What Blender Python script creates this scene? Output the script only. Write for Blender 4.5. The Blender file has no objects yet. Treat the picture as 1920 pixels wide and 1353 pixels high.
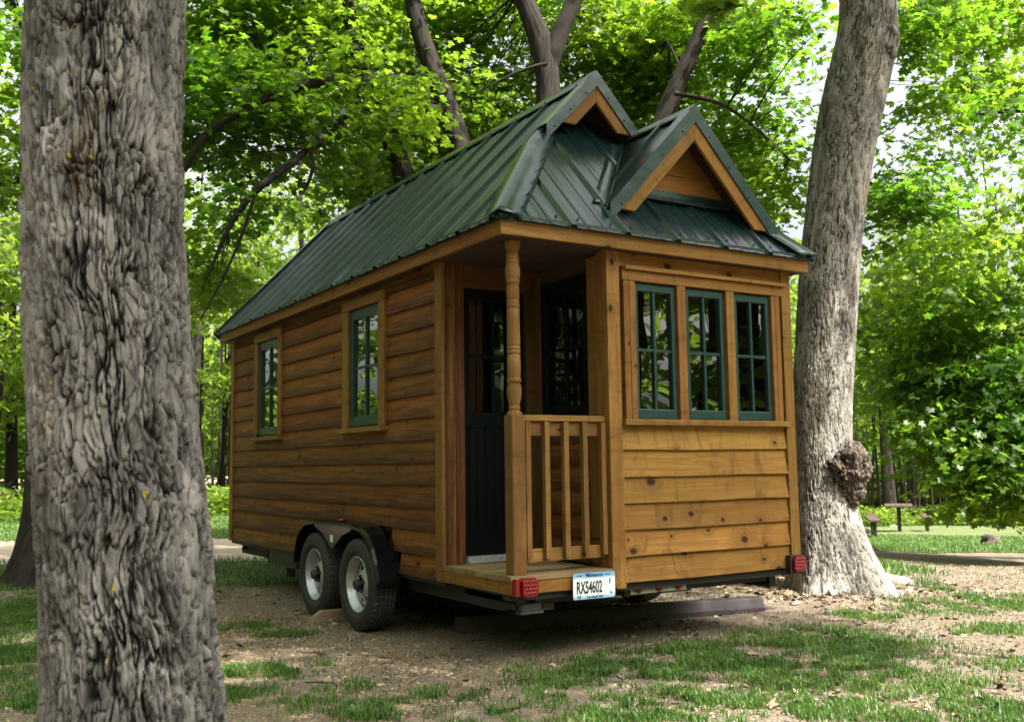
import bpy, math, random
import numpy as np
from mathutils import Matrix, Vector

random.seed(7)
rng = np.random.default_rng(7)
scn = bpy.context.scene
COL = scn.collection

# ------------------------------------------------------------------ camera
CAM = np.array([-3.0142, -4.88, 1.157])
FPX = 1875.5                      # focal length in pixels of a 1920 px wide frame
_rx, _ry, _rz = 0.1029, 0.0135, -0.5565
def _rot(rx, ry, rz):
    c, s = math.cos(rz), math.sin(rz); Rz = np.array([[c, -s, 0], [s, c, 0], [0, 0, 1]])
    c, s = math.cos(rx), math.sin(rx); Rx = np.array([[1, 0, 0], [0, c, -s], [0, s, c]])
    c, s = math.cos(ry), math.sin(ry); Ry = np.array([[c, 0, s], [0, 1, 0], [-s, 0, c]])
    return Rz @ Rx @ Ry
RC = _rot(_rx, _ry, _rz)
cam = bpy.data.cameras.new('camera'); camo = bpy.data.objects.new('camera', cam); COL.objects.link(camo)
cam.sensor_width = 36.0; cam.lens = FPX / 1920 * 36.0
cam.clip_start = 0.05; cam.clip_end = 600
cam.dof.use_dof = True; cam.dof.focus_distance = 7.2; cam.dof.aperture_fstop = 6.3
M = Matrix.Identity(4)
for i in range(3):
    M[i][0] = RC[i, 0]; M[i][1] = RC[i, 2]; M[i][2] = -RC[i, 1]; M[i][3] = CAM[i]
camo.matrix_world = M
scn.camera = camo

# ------------------------------------------------------------------ world and sun
SUN_EL, SUN_AZ = math.radians(56), math.radians(164)    # azimuth counted clockwise from +Y
world = bpy.data.worlds.new('World'); scn.world = world; world.use_nodes = True
nt = world.node_tree; bg = nt.nodes['Background']
sky = nt.nodes.new('ShaderNodeTexSky'); sky.sky_type = 'NISHITA'; sky.sun_disc = False
sky.sun_elevation = SUN_EL; sky.sun_rotation = SUN_AZ
sky.air_density = 1.0; sky.dust_density = 9.0; sky.ozone_density = 0.3
hs = nt.nodes.new('ShaderNodeHueSaturation'); hs.inputs['Saturation'].default_value = .28; hs.inputs['Value'].default_value = 1.25   # thin white overcast
nt.links.new(sky.outputs[0], hs.inputs['Color']); nt.links.new(hs.outputs[0], bg.inputs[0]); bg.inputs[1].default_value = 0.125
sl = bpy.data.lights.new('sun', 'SUN'); sl.energy = 5.0; sl.angle = math.radians(0.6); sl.color = (1.0, 0.94, 0.84)
so = bpy.data.objects.new('sun', sl); COL.objects.link(so)
sdir = Vector((math.sin(SUN_AZ) * math.cos(SUN_EL), math.cos(SUN_AZ) * math.cos(SUN_EL), math.sin(SUN_EL)))
so.rotation_euler = sdir.to_track_quat('Z', 'Y').to_euler(); so.location = (0, 0, 30)
scn.view_settings.view_transform = 'Standard'; scn.view_settings.look = 'None'
scn.view_settings.exposure = 1.5; scn.view_settings.gamma = 1.0
scn.render.engine = 'CYCLES'
cy = scn.cycles
cy.max_bounces = 8; cy.diffuse_bounces = 2; cy.glossy_bounces = 4; cy.transmission_bounces = 5; cy.transparent_max_bounces = 8
cy.use_denoising = True; cy.caustics_reflective = False; cy.caustics_refractive = False
cy.sample_clamp_indirect = 6.0

# ------------------------------------------------------------------ helpers
def ray(u, v):
    return RC @ np.array([(u - 960) / FPX, 1.0, -(v - 676.5) / FPX])
def at(u, v, d):
    """world point seen at pixel (u, v) of the photograph, d metres away horizontally"""
    r = ray(u, v); return CAM + r * d / math.hypot(r[0], r[1])

WM = {}
I4 = Matrix.Identity(4)
def put(name, data, mat=None, parent=None, M=I4):
    o = bpy.data.objects.new(name, data); COL.objects.link(o)
    if mat is not None and data is not None: 
        data.materials.clear(); data.materials.append(mat)
    WM[o.name] = M.copy()
    if parent is not None:
        o.parent = parent; o.matrix_basis = WM[parent.name].inverted() @ M
    else: o.matrix_basis = M
    return o
def tag(o, label=None, cat=None, group=None, kind=None):
    if label: o['label'] = label
    if cat: o['category'] = cat
    if group: o['group'] = group
    if kind: o['kind'] = kind
    return o
def empty(name, loc=(0, 0, 0), label=None, cat=None, group=None):
    o = put(name, None, None, None, Matrix.Translation(Vector([float(c) for c in loc])))
    return tag(o, label, cat, group)
def mesh(name, V, F, smooth=False):
    me = bpy.data.meshes.new(name)
    me.from_pydata([tuple(map(float, v)) for v in V], [], [tuple(map(int, f)) for f in F])
    if smooth: me.polygons.foreach_set('use_smooth', [True] * len(me.polygons))
    me.update(); return me
def fast_mesh(name, V, F, attr=None, smooth=False):
    """V (n,3), F (m,k) numpy; attr: dict name->(domain, values)"""
    V = np.asarray(V, np.float32); F = np.asarray(F, np.int32); m, k = F.shape
    me = bpy.data.meshes.new(name)
    me.vertices.add(len(V)); me.vertices.foreach_set('co', V.ravel())
    me.loops.add(m * k); me.loops.foreach_set('vertex_index', F.ravel())
    me.polygons.add(m); me.polygons.foreach_set('loop_start', np.arange(0, m * k, k, dtype=np.int32))
    if smooth: me.polygons.foreach_set('use_smooth', np.ones(m, bool))
    me.update(calc_edges=True)
    for n, (dom, val) in (attr or {}).items():
        a = me.attributes.new(n, 'FLOAT', dom); a.data.foreach_set('value', np.asarray(val, np.float32).ravel())
    return me
def frame(origin, X, Z=(0, 0, 1)):
    X = Vector(X).normalized(); Z = Vector(Z).normalized(); Y = Z.cross(X).normalized(); Z = X.cross(Y)
    M = Matrix.Identity(4)
    for i in range(3): M[i][0] = X[i]; M[i][1] = Y[i]; M[i][2] = Z[i]; M[i][3] = origin[i]
    return M
def prism(prof, L, segs=1, fn=None):
    """profile (y,z) list extruded along x from 0 to L"""
    n = len(prof); V = []; F = []
    for i in range(segs + 1):
        x = L * i / segs
        for j, (y, z) in enumerate(prof):
            p = (x, y, z)
            V.append(fn(p, i, j) if fn else p)
    for i in range(segs):
        for j in range(n):
            a = i * n + j; b = i * n + (j + 1) % n
            F.append((a, b, b + n, a + n))
    F.append(tuple(reversed(range(n)))); F.append(tuple(range(segs * n, segs * n + n)))
    return V, F
def rect_prof(y0, y1, z0, z1, c=0.003):
    c = min(c, (y1 - y0) * .3, (z1 - z0) * .3)
    return [(y0 + c, z0), (y1 - c, z0), (y1, z0 + c), (y1, z1 - c), (y1 - c, z1), (y0 + c, z1), (y0, z1 - c), (y0, z0 + c)]
def plank(name, parent, origin, X, L, y0, y1, z0, z1, mat, Z=(0, 0, 1), c=0.003):
    V, F = prism(rect_prof(y0, y1, z0, z1, c), L)
    return put(name, mesh(name, V, F), mat, parent, frame(origin, X, Z))
def hboxm(name, parent, a, b, mat, c=0.002):
    """axis-aligned box with corners a, b"""
    a, b2 = np.minimum(a, b).astype(float), np.maximum(a, b).astype(float)
    d = b2 - a; k = int(np.argmax(d))
    if k == 0: return plank(name, parent, a, (1, 0, 0), d[0], 0, d[1], 0, d[2], mat, (0, 0, 1), c)
    if k == 1: return plank(name, parent, (b2[0], a[1], a[2]), (0, 1, 0), d[1], 0, d[0], 0, d[2], mat, (0, 0, 1), c)
    return _vert(name, parent, a, b2, mat, c)
def _vert(name, parent, a, b, mat, c):
    # X up, Z = +x, Y = Z x X = x cross z = -y
    return plank(name, parent, (a[0], b[1], a[2]), (0, 0, 1), b[2] - a[2], 0, b[1] - a[1], 0, b[0] - a[0], mat, (1, 0, 0), c)
def boxes(name, parent, lst, mat, M=I4):
    V = []; F = []
    for (x0, y0, z0, x1, y1, z1) in lst:
        o = len(V)
        V += [(x, y, z) for z in (z0, z1) for y in (y0, y1) for x in (x0, x1)]
        F += [(o, o + 2, o + 3, o + 1), (o + 4, o + 5, o + 7, o + 6), (o, o + 1, o + 5, o + 4), (o + 2, o + 6, o + 7, o + 3), (o, o + 4, o + 6, o + 2), (o + 1, o + 3, o + 7, o + 5)]
    return put(name, mesh(name, V, F), mat, parent, M)
def lathe(prof, n=32, axis='x', centre=(0, 0, 0), fn=None, closed=False):
    """prof: list of (a, r) along axis"""
    V = []; F = []; m = len(prof)
    for i in range(n):
        t = 2 * math.pi * i / n
        for j, (a, r) in enumerate(prof):
            rr = fn(a, r, i, j) if fn else r
            c, s = rr * math.cos(t), rr * math.sin(t)
            p = (a, c, s) if axis == 'x' else (c, s, a)
            V.append(tuple(p[k] + centre[k] for k in range(3)))
    for i in range(n):
        for j in range(m - 1 + (1 if closed else 0)):
            a = i * m + j; b = i * m + (j + 1) % m; c2 = ((i + 1) % n) * m + (j + 1) % m; d = ((i + 1) % n) * m + j
            F.append((a, b, c2, d) if axis == 'x' else (a, d, c2, b))
    return V, F

# ------------------------------------------------------------------ numpy noise
def _h(ix, iy, iz, s):
    n = (ix.astype(np.int64) * 374761393 + iy.astype(np.int64) * 668265263 + iz.astype(np.int64) * 2147483647 + s * 974711) & 0xffffffff
    n = ((n ^ (n >> 13)) * 1274126177) & 0xffffffff
    n = ((n ^ (n >> 16)) * 2246822519) & 0xffffffff
    return ((n ^ (n >> 15)) & 0xffffff) / float(0xffffff)
def vnoise(P, s=0):
    P = np.asarray(P, float); i = np.floor(P).astype(np.int64); f = P - i; f = f * f * (3 - 2 * f); r = 0
    for a in (0, 1):
        for b in (0, 1):
            for c in (0, 1):
                w = (f[:, 0] if a else 1 - f[:, 0]) * (f[:, 1] if b else 1 - f[:, 1]) * (f[:, 2] if c else 1 - f[:, 2])
                r = r + w * _h(i[:, 0] + a, i[:, 1] + b, i[:, 2] + c, s)
    return r
def fbm(P, oct=3, s=0):
    r = 0; a = .5; t = 0; P = np.asarray(P, float)
    for k in range(oct): r = r + a * vnoise(P * 2 ** k, s + k); t += a; a *= .5
    return r / t
def worley(P, s=0):
    i = np.floor(P).astype(np.int64); f1 = np.full(len(P), 9.); f2 = f1.copy(); idv = np.zeros(len(P))
    for a in (-1, 0, 1):
        for b in (-1, 0, 1):
            for c in (-1, 0, 1):
                x, y, z = i[:, 0] + a, i[:, 1] + b, i[:, 2] + c
                d = np.sqrt((x + _h(x, y, z, s) - P[:, 0]) ** 2 + (y + _h(x, y, z, s + 1) - P[:, 1]) ** 2 + (z + _h(x, y, z, s + 2) - P[:, 2]) ** 2)
                m = d < f1; f2 = np.where(m, f1, np.minimum(f2, d)); idv = np.where(m, _h(x, y, z, s + 3), idv); f1 = np.where(m, d, f1)
    return f1, f2, idv
def sstep(a, b, x):
    t = np.clip((x - a) / (b - a), 0, 1); return t * t * (3 - 2 * t)

# ------------------------------------------------------------------ materials
class NT:
    def __init__(s, name):
        s.m = bpy.data.materials.new(name); s.m.use_nodes = True; s.t = s.m.node_tree
        s.b = s.t.nodes['Principled BSDF']; s.out = s.t.nodes['Material Output']
    def n(s, typ, **kw):
        x = s.t.nodes.new(typ)
        for k, v in kw.items():
            if k in x.inputs and not hasattr(type(x), k): x.inputs[k].default_value = v
            else: setattr(x, k, v)
        return x
    def l(s, a, b): s.t.links.new(a, b)
    def noise(s, vec, scale, detail=4, rough=.55, dist=0):
        x = s.n('ShaderNodeTexNoise'); x.inputs['Scale'].default_value = scale; x.inputs['Detail'].default_value = detail
        x.inputs['Roughness'].default_value = rough; x.inputs['Distortion'].default_value = dist
        if vec is not None: s.l(vec, x.inputs['Vector'])
        return x.outputs['Fac']
    def ramp(s, fac, stops):
        x = s.n('ShaderNodeValToRGB'); e = x.color_ramp.elements
        while len(e) < len(stops): e.new(.5)
        for q, (p, c) in zip(e, stops):
            q.position = p; q.color = (c[0], c[1], c[2], 1) if not isinstance(c, (int, float)) else (c, c, c, 1)
        s.l(fac, x.inputs['Fac']); return x.outputs['Color']
    def mix(s, fac, a, b, mode='MIX'):
        x = s.n('ShaderNodeMix'); x.data_type = 'RGBA'; x.blend_type = mode
        for sock, v in ((x.inputs[0], fac), (x.inputs[6], a), (x.inputs[7], b)):
            if isinstance(v, (int, float)): sock.default_value = v
            elif isinstance(v, tuple): sock.default_value = (v[0], v[1], v[2], 1)
            else: s.l(v, sock)
        return x.outputs[2]
    def math(s, op, a, b=None, clamp=False):
        x = s.n('ShaderNodeMath'); x.operation = op; x.use_clamp = clamp
        for i, v in enumerate((a, b)):
            if v is None: continue
            if isinstance(v, (int, float)): x.inputs[i].default_value = v
            else: s.l(v, x.inputs[i])
        return x.outputs[0]
    def mapping(s, vec, scale=(1, 1, 1), loc=(0, 0, 0)):
        x = s.n('ShaderNodeMapping'); x.inputs['Scale'].default_value = scale; x.inputs['Location'].default_value = loc
        s.l(vec, x.inputs['Vector']); return x.outputs[0]
    def vadd(s, a, b):
        x = s.n('ShaderNodeVectorMath'); x.operation = 'ADD'; s.l(a, x.inputs[0]); s.l(b, x.inputs[1]); return x.outputs[0]
    def bump(s, h, strength=.3, dist=.01):
        x = s.n('ShaderNodeBump'); x.inputs['Strength'].default_value = strength; x.inputs['Distance'].default_value = dist
        s.l(h, x.inputs['Height']); s.l(x.outputs[0], s.b.inputs['Normal']); return x
    def col(s, c):
        if isinstance(c, tuple): s.b.inputs['Base Color'].default_value = (*c, 1)
        else: s.l(c, s.b.inputs['Base Color'])
    def rough(s, r):
        if isinstance(r, (int, float)): s.b.inputs['Roughness'].default_value = r
        else: s.l(r, s.b.inputs['Roughness'])

def wood(name, light, mid, dark, knots=.6, weather=0., rough=.55, sc=1.0, kmax=.07):
    w = NT(name)
    tc = w.n('ShaderNodeTexCoord').outputs['Object']
    oi = w.n('ShaderNodeObjectInfo').outputs['Random']
    cv = w.n('ShaderNodeCombineXYZ'); 
    w.l(w.math('MULTIPLY', oi, 37.0), cv.inputs[0]); w.l(w.math('MULTIPLY', oi, 91.0), cv.inputs[1]); w.l(w.math('MULTIPLY', oi, 53.0), cv.inputs[2])
    p = w.vadd(tc, cv.outputs[0])
    # knots: cells in the board plane
    ps = w.n('ShaderNodeSeparateXYZ'); w.l(p, ps.inputs[0]); kp = w.n('ShaderNodeCombineXYZ')
    w.l(w.math('MULTIPLY', ps.outputs[0], 3.6), kp.inputs[0]); w.l(w.math('MULTIPLY', ps.outputs[2], 5.0), kp.inputs[1])
    kv = w.n('ShaderNodeTexVoronoi'); kv.voronoi_dimensions = '2D'; w.l(kp.outputs[0], kv.inputs['Vector']); kv.inputs['Scale'].default_value = 1.0; kv.inputs['Randomness'].default_value = 1.0
    sep = w.n('ShaderNodeSeparateColor'); w.l(kv.outputs['Color'], sep.inputs[0])
    on = w.math('LESS_THAN', sep.outputs[0], knots)
    size = w.math('MULTIPLY_ADD', sep.outputs[1], kmax); size.node.inputs[2].default_value = .035
    kd = w.math('DIVIDE', kv.outputs['Distance'], size)
    kcore = w.math('MULTIPLY', on, w.ramp(kd, [(0., 1.), (.55, .95), (1.0, 0.)]))
    khalo = w.math('MULTIPLY', on, w.ramp(w.math('MULTIPLY', kd, .28), [(0., 1.), (.35, .55), (1., 0.)]))
    warp = w.math('MULTIPLY', khalo, .22)
    wv = w.n('ShaderNodeCombineXYZ'); w.l(warp, wv.inputs[2]); w.l(w.math('MULTIPLY', warp, .5), wv.inputs[1])
    gp = w.mapping(w.vadd(p, wv.outputs[0]), (.8 * sc, 14 * sc, 14 * sc))
    g1 = w.noise(gp, 1.6, 3, .55, .9)
    gp2 = w.mapping(p, (3.0, 90, 90)); g2 = w.noise(gp2, 1.6, 3, .6)
    rings = w.n('ShaderNodeMath', operation='PINGPONG'); w.l(w.math('MULTIPLY', g1, 7.0), rings.inputs[0]); rings.inputs[1].default_value = 1.0
    base = w.mix(w.ramp(rings.outputs[0], [(0., 0.), (.55, .25), (1., 1.)]), light, mid)
    blotch = w.noise(w.mapping(p, (1.1, 3, 5)), 1.5, 3, .6, .5)
    base = w.mix(w.ramp(blotch, [(.35, 0.), (.7, .75)]), base, mid)
    # cross-board stain blotches where sapwood took the stain unevenly
    st = w.noise(w.mapping(p, (7, 1.0, 1.6)), 1.3, 3, .6, 1.2)
    base = w.mix(w.ramp(st, [(.55, 0.), (.72, .5)]), base, dark)
    base = w.mix(w.math('MULTIPLY', w.ramp(g2, [(.4, 0.), (.75, .7)]), .4), base, dark)
    base = w.mix(w.math('MULTIPLY', khalo, .45), base, dark)
    base = w.mix(kcore, base, tuple(c * .35 for c in dark))
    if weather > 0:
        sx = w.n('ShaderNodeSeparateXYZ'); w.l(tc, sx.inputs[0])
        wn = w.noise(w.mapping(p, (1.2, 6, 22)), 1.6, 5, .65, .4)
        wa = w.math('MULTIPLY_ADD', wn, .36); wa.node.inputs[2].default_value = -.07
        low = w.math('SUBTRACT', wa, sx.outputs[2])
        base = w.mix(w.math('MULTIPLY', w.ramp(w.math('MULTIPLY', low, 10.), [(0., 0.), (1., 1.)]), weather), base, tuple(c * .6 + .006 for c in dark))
    br = w.n('ShaderNodeHueSaturation'); w.l(base, br.inputs['Color'])
    vv = w.math('MULTIPLY_ADD', oi, .42); vv.node.inputs[2].default_value = .80; w.l(vv, br.inputs['Value'])
    hh = w.math('MULTIPLY_ADD', w.math('FRACT', w.math('MULTIPLY', oi, 17.3)), .018); hh.node.inputs[2].default_value = .491; w.l(hh, br.inputs['Hue'])
    w.col(br.outputs[0])
    w.rough(w.math('ADD', w.math('MULTIPLY', g2, .25), rough - .12))
    hsum = w.math('ADD', w.math('MULTIPLY', g2, .6), w.math('MULTIPLY', rings.outputs[0], .25))
    hsum = w.math('SUBTRACT', hsum, w.math('MULTIPLY', kcore, .5))
    w.bump(hsum, .35, .004); w.b.inputs['Specular IOR Level'].default_value = .18
    return w.m

def metal_paint(name, c, rough=.28, wav=.25, ms=(1, 1, 1), coat=.35):
    w = NT(name); tc = w.n('ShaderNodeTexCoord').outputs['Object']
    n = w.noise(w.mapping(tc, ms), 2.2, 2, .5); n2 = w.noise(w.mapping(tc, ms), 5, 2, .5)
    w.col(w.mix(w.ramp(n2, [(.3, 0.), (.8, 1.)]), tuple(x * .85 for x in c), tuple(x * 1.2 for x in c)))
    w.rough(w.math('ADD', w.math('MULTIPLY', n2, .14), rough - .06)); w.bump(n, wav, .05)
    w.b.inputs['Specular IOR Level'].default_value = .5
    w.b.inputs['Coat Weight'].default_value = coat; w.b.inputs['Coat Roughness'].default_value = .12
    return w.m
def plain(name, c, rough=.6, metal=0., spec=.5, var=.25, scale=30, bump=.1):
    w = NT(name); tc = w.n('ShaderNodeTexCoord').outputs['Object']; n = w.noise(tc, scale, 5, .65)
    w.col(w.mix(w.ramp(n, [(.3, 0.), (.75, 1.)]), tuple(x * (1 - var) for x in c), tuple(min(1, x * (1 + var)) for x in c)))
    w.rough(w.math('ADD', w.math('MULTIPLY', n, .2), rough - .1)); w.b.inputs['Metallic'].default_value = metal
    w.b.inputs['Specular IOR Level'].default_value = spec
    if bump: w.bump(n, bump, .004)
    return w.m

MAT = {}
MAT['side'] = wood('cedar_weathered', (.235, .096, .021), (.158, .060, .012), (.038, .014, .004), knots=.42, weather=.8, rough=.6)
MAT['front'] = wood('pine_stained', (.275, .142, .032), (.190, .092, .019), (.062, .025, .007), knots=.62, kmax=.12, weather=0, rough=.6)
MAT['trim'] = wood('trim_stained', (.235, .124, .030), (.155, .076, .017), (.055, .024, .007), knots=.28, weather=0, rough=.6)
MAT['deck'] = wood('deck_greyed', (.26, .185, .095), (.18, .12, .055), (.075, .045, .02), knots=.3, weather=0, rough=.75)
MAT['post'] = wood('post_fir', (.215, .118, .034), (.15, .076, .020), (.06, .028, .009), knots=.22, weather=0, rough=.6)
MAT['recess'] = wood('recess_boards_shade_tone', (.085, .042, .012), (.058, .027, .008), (.02, .009, .003), knots=.2, weather=0, rough=.75)  # darker copy of the casing wood; recess shade is in its colour
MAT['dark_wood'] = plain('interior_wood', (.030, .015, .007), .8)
MAT['roof'] = metal_paint('green_roof_steel', (.005, .020, .0215), .34, .08, (.5, 5, .5), .0)
MAT['roof_front'] = metal_paint('green_front_roof_steel', (.006, .022, .023), .27, .14, (5, .5, .5), .25)
MAT['cap'] = metal_paint('green_cap_flashing', (.012, .034, .032), .30, .22, (2, 2, 2), .3)
MAT['drip'] = metal_paint('dark_drip_edge', (.010, .024, .020), .4, .1)
MAT['green'] = plain('green_sash_paint', (.007, .037, .031), .4, var=.15, bump=.05)
MAT['porch_shade_paint'] = plain('porch_paint_shade_tone', (.0012, .0030, .0028), .75, spec=.12, var=.15, bump=.05)  # green-black paint, blackened further so porch shade sits in its colour
MAT['black'] = plain('black_gloss_steel', (.004, .0045, .005), .22, spec=.35, var=.1, bump=0)
MAT['steel'] = plain('dull_steel', (.05, .052, .055), .55, .3)
MAT['frame'] = plain('black_frame_paint', (.012, .012, .012), .6)
MAT['rim'] = plain('silver_wheel_paint', (.50, .51, .54), .34, .75, var=.12, bump=.02)
MAT['screw'] = plain('screw_head', (.012, .022, .02), .5)
MAT['threshold'] = plain('aluminium_threshold', (.42, .43, .43), .4, .5)
MAT['chock'] = wood('chock_timber', (.30, .21, .13), (.22, .15, .09), (.10, .07, .05), knots=.1, rough=.75)
MAT['stop'] = plain('parking_stop_plastic', (.065, .052, .055), .65, var=.35, scale=14, bump=.25)
MAT['white'] = plain('sticker_white', (.75, .75, .72), .5)
def red_lens():
    w = NT('red_lamp_lens'); w.col((.17, .002, .004)); w.rough(.25); w.b.inputs['Specular IOR Level'].default_value = .3
    w.b.inputs['Coat Weight'].default_value = .3; w.b.inputs['Coat Roughness'].default_value = .1
    return w.m
MAT['red'] = red_lens()
MAT['amber'] = plain('amber_lens', (.55, .12, .01), .2, bump=0)
def glass():
    w = NT('window_glass'); t = w.t
    g = w.n('ShaderNodeBsdfGlossy'); g.inputs['Roughness'].default_value = 0.0; g.inputs['Color'].default_value = (.95, 1, .97, 1)
    tr = w.n('ShaderNodeBsdfTransparent'); tr.inputs['Color'].default_value = (.72, .80, .74, 1)
    fr = w.n('ShaderNodeFresnel'); fr.inputs['IOR'].default_value = 1.62
    n = w.noise(w.n('ShaderNodeTexCoord').outputs['Object'], 2.6, 1, .5)
    b = w.n('ShaderNodeBump'); b.inputs['Strength'].default_value = .12; b.inputs['Distance'].default_value = .02; w.l(n, b.inputs['Height'])
    w.l(b.outputs[0], g.inputs['Normal'])
    fac = w.math('MULTIPLY', fr.outputs[0], 2.3, True)
    mx = w.n('ShaderNodeMixShader'); w.l(fac, mx.inputs[0]); w.l(tr.outputs[0], mx.inputs[1]); w.l(g.outputs[0], mx.inputs[2])
    w.l(mx.outputs[0], w.out.inputs['Surface']); return w.m
MAT['glass'] = glass()
def rubber():
    w = NT('tyre_rubber'); tc = w.n('ShaderNodeTexCoord').outputs['Object']
    n = w.noise(tc, 40, 5, .7)
    sx = w.n('ShaderNodeSeparateXYZ'); w.l(tc, sx.inputs[0])
    r2 = w.math('SQRT', w.math('ADD', w.math('POWER', sx.outputs[1], 2.), w.math('POWER', sx.outputs[2], 2.)))
    tread = w.ramp(w.math('MULTIPLY', w.math('SUBTRACT', r2, .306), 60.), [(0., 0.), (1., 1.)])
    c = w.mix(w.ramp(n, [(.35, 0.), (.8, .5)]), (.012, .013, .014), (.05, .05, .05))
    c = w.mix(w.math('MULTIPLY', tread, w.ramp(n, [(.3, .1), (.7, .8)])), c, (.06, .05, .037))
    w.col(c); w.rough(.62); w.bump(n, .2, .003); return w.m
MAT['tyre'] = rubber()

def leafmat(name, c0, c1, t0, t1, trans=.5):
    w = NT(name)
    a = w.n('ShaderNodeAttribute', attribute_name='leafvar').outputs['Fac']
    pb = w.b; w.col(w.mix(a, c0, c1)); pb.inputs['Roughness'].default_value = .42; pb.inputs['Specular IOR Level'].default_value = .35
    tb = w.n('ShaderNodeBsdfTranslucent'); w.l(w.mix(a, t0, t1), tb.inputs['Color'])
    mx = w.n('ShaderNodeMixShader'); mx.inputs[0].default_value = trans
    w.l(pb.outputs[0], mx.inputs[1]); w.l(tb.outputs[0], mx.inputs[2]); w.l(mx.outputs[0], w.out.inputs['Surface'])
    return w.m
MAT['leaf'] = leafmat('maple_leaf', (.035, .085, .010), (.085, .150, .016), (.11, .28, .012), (.38, .57, .032), .56)
MAT['leaf_far'] = leafmat('woodland_leaf', (.045, .095, .014), (.11, .165, .028), (.15, .30, .018), (.44, .57, .06), .52)
MAT['grass'] = leafmat('grass_blade', (.040, .105, .014), (.095, .165, .030), (.07, .18, .02), (.20, .33, .05), .38)
def litter():
    w = NT('dead_leaf'); a = w.n('ShaderNodeAttribute', attribute_name='leafvar').outputs['Fac']
    w.col(w.ramp(a, [(0., (.055, .035, .02)), (.45, (.16, .105, .062)), (.8, (.30, .22, .15)), (1., (.45, .38, .30))])); w.rough(.75); return w.m
MAT['litter'] = litter()
def stone():
    w = NT('gravel_stone'); a = w.n('ShaderNodeAttribute', attribute_name='leafvar').outputs['Fac']
    w.col(w.ramp(a, [(0., (.10, .065, .032)), (.5, (.22, .15, .078)), (.85, (.32, .235, .14)), (1., (.42, .36, .28))])); w.rough(.8); return w.m
MAT['stone'] = stone()
def barkmat(name, plate, plate2, furrow, lichen=0., fine=90, b=.5, orange=0., pale=None):
    w = NT(name); tc = w.n('ShaderNodeTexCoord').outputs['Object']
    h = w.n('ShaderNodeAttribute', attribute_name='relief').outputs['Fac']
    n1 = w.noise(w.mapping(tc, (1, 1, .35)), 14, 5, .6); n2 = w.noise(w.mapping(tc, (1, 1, .5)), fine, 4, .7)
    n3 = w.noise(w.mapping(tc, (1, 1, .3)), 3, 3, .5)
    c = w.mix(w.ramp(w.math('ADD', w.math('MULTIPLY', n1, .7), w.math('SUBTRACT', .50, w.math('MULTIPLY', h, .6))), [(.34, 0.), (.62, 1.)]), plate, plate2)
    c = w.mix(w.math('MULTIPLY', w.ramp(n2, [(.45, 0.), (.7, 1.)]), .55), c, tuple(x * .45 for x in plate2))
    c = w.mix(w.ramp(h, [(.12, 1.), (.40, 0.)]), c, furrow)
    if pale:
        n4 = w.noise(w.mapping(tc, (1, 1, .45)), 4.5, 5, .7, 1.0)
        c = w.mix(w.math('MULTIPLY', w.math('MULTIPLY', w.ramp(n4, [(.48, 0.), (.60, 1.)]), w.ramp(h, [(.15, 0.), (.45, 1.)])), .8), c, pale)
    if orange: c = w.mix(w.math('MULTIPLY', w.ramp(n3, [(.62, 0.), (.72, 1.)]), orange), c, (.36, .22, .11))
    if lichen:
        v = w.n('ShaderNodeTexVoronoi'); v.inputs['Scale'].default_value = 7.0; w.l(w.vadd(tc, w.n('ShaderNodeTexCoord').outputs['Object']), v.inputs['Vector'])
        s = w.n('ShaderNodeSeparateColor'); w.l(v.outputs['Color'], s.inputs[0])
        l = w.math('MULTIPLY', w.math('LESS_THAN', s.outputs[0], .30), w.math('LESS_THAN', w.math('ADD', v.outputs['Distance'], w.math('MULTIPLY', n2, .12)), .17))
        c = w.mix(w.math('MULTIPLY', l, lichen), c, (.30, .24, .02))
    w.col(c); w.rough(.9); w.b.inputs['Specular IOR Level'].default_value = .2
    w.bump(w.math('ADD', n2, w.math('MULTIPLY', n1, .6)), b, .006); return w.m
MAT['bark_near'] = barkmat('bark_grey_plates', (.130, .125, .115), (.038, .036, .032), (.008, .0075, .0065), lichen=.9, pale=(.25, .24, .222), fine=60, b=1., orange=.25)
MAT['bark_pale'] = barkmat('bark_pale_scaly', (.22, .205, .18), (.10, .092, .08), (.026, .022, .018), pale=(.38, .36, .325), fine=80, b=.6, orange=.5)
MAT['burl'] = barkmat('burl_bark', (.15, .12, .095), (.08, .062, .05), (.022, .017, .014), fine=90, b=.9)
MAT['bark_dark'] = barkmat('bark_dark', (.036, .030, .025), (.020, .017, .014), (.009, .008, .006), fine=70, b=.5)

# ------------------------------------------------------------------ setting: ground, lawn, path
def far_axis(lo, hi, step, far=150):
    a = list(np.arange(lo, hi + 1e-6, step)); s = step
    x = hi
    while x < far: s *= 1.25; x += s; a.append(x)
    x = lo; s = step
    while x > -far: s *= 1.25; x -= s; a.insert(0, x)
    return np.array(a)
# camera-facing distance measured along the viewing axis of the place (towards the woods)
DV = np.array([.528, .849]); DR = np.array([.849, -.528])
def dl(x, y): return (x - CAM[0]) * DV[0] + (y - CAM[1]) * DV[1], (x - CAM[0]) * DR[0] + (y - CAM[1]) * DR[1]
def gheight(x, y):
    P = np.stack([x * .7, y * .7, np.zeros_like(x)], 1)
    near = np.exp(-((x - 1.5) ** 2 + (y - 2) ** 2) / 400)
    h = (fbm(P, 3, 5) - .5) * .07 * near
    house = sstep(1.2, 0.0, np.maximum(np.maximum(-x - .3, x - 2.9), np.maximum(-y + .2, y - 6)))
    h = h * (1 - .9 * house)
    d, r = dl(x, y); h = h - .045 * np.clip(d - 9, 0, 60) * sstep(2.0, 7.0, r)            # lawn falls away to the right
    h += .10 * np.exp(-((x - 4.25) ** 2 + (y - 1.35) ** 2) / .7)      # mound over the roots of the burl tree
    return h
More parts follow.
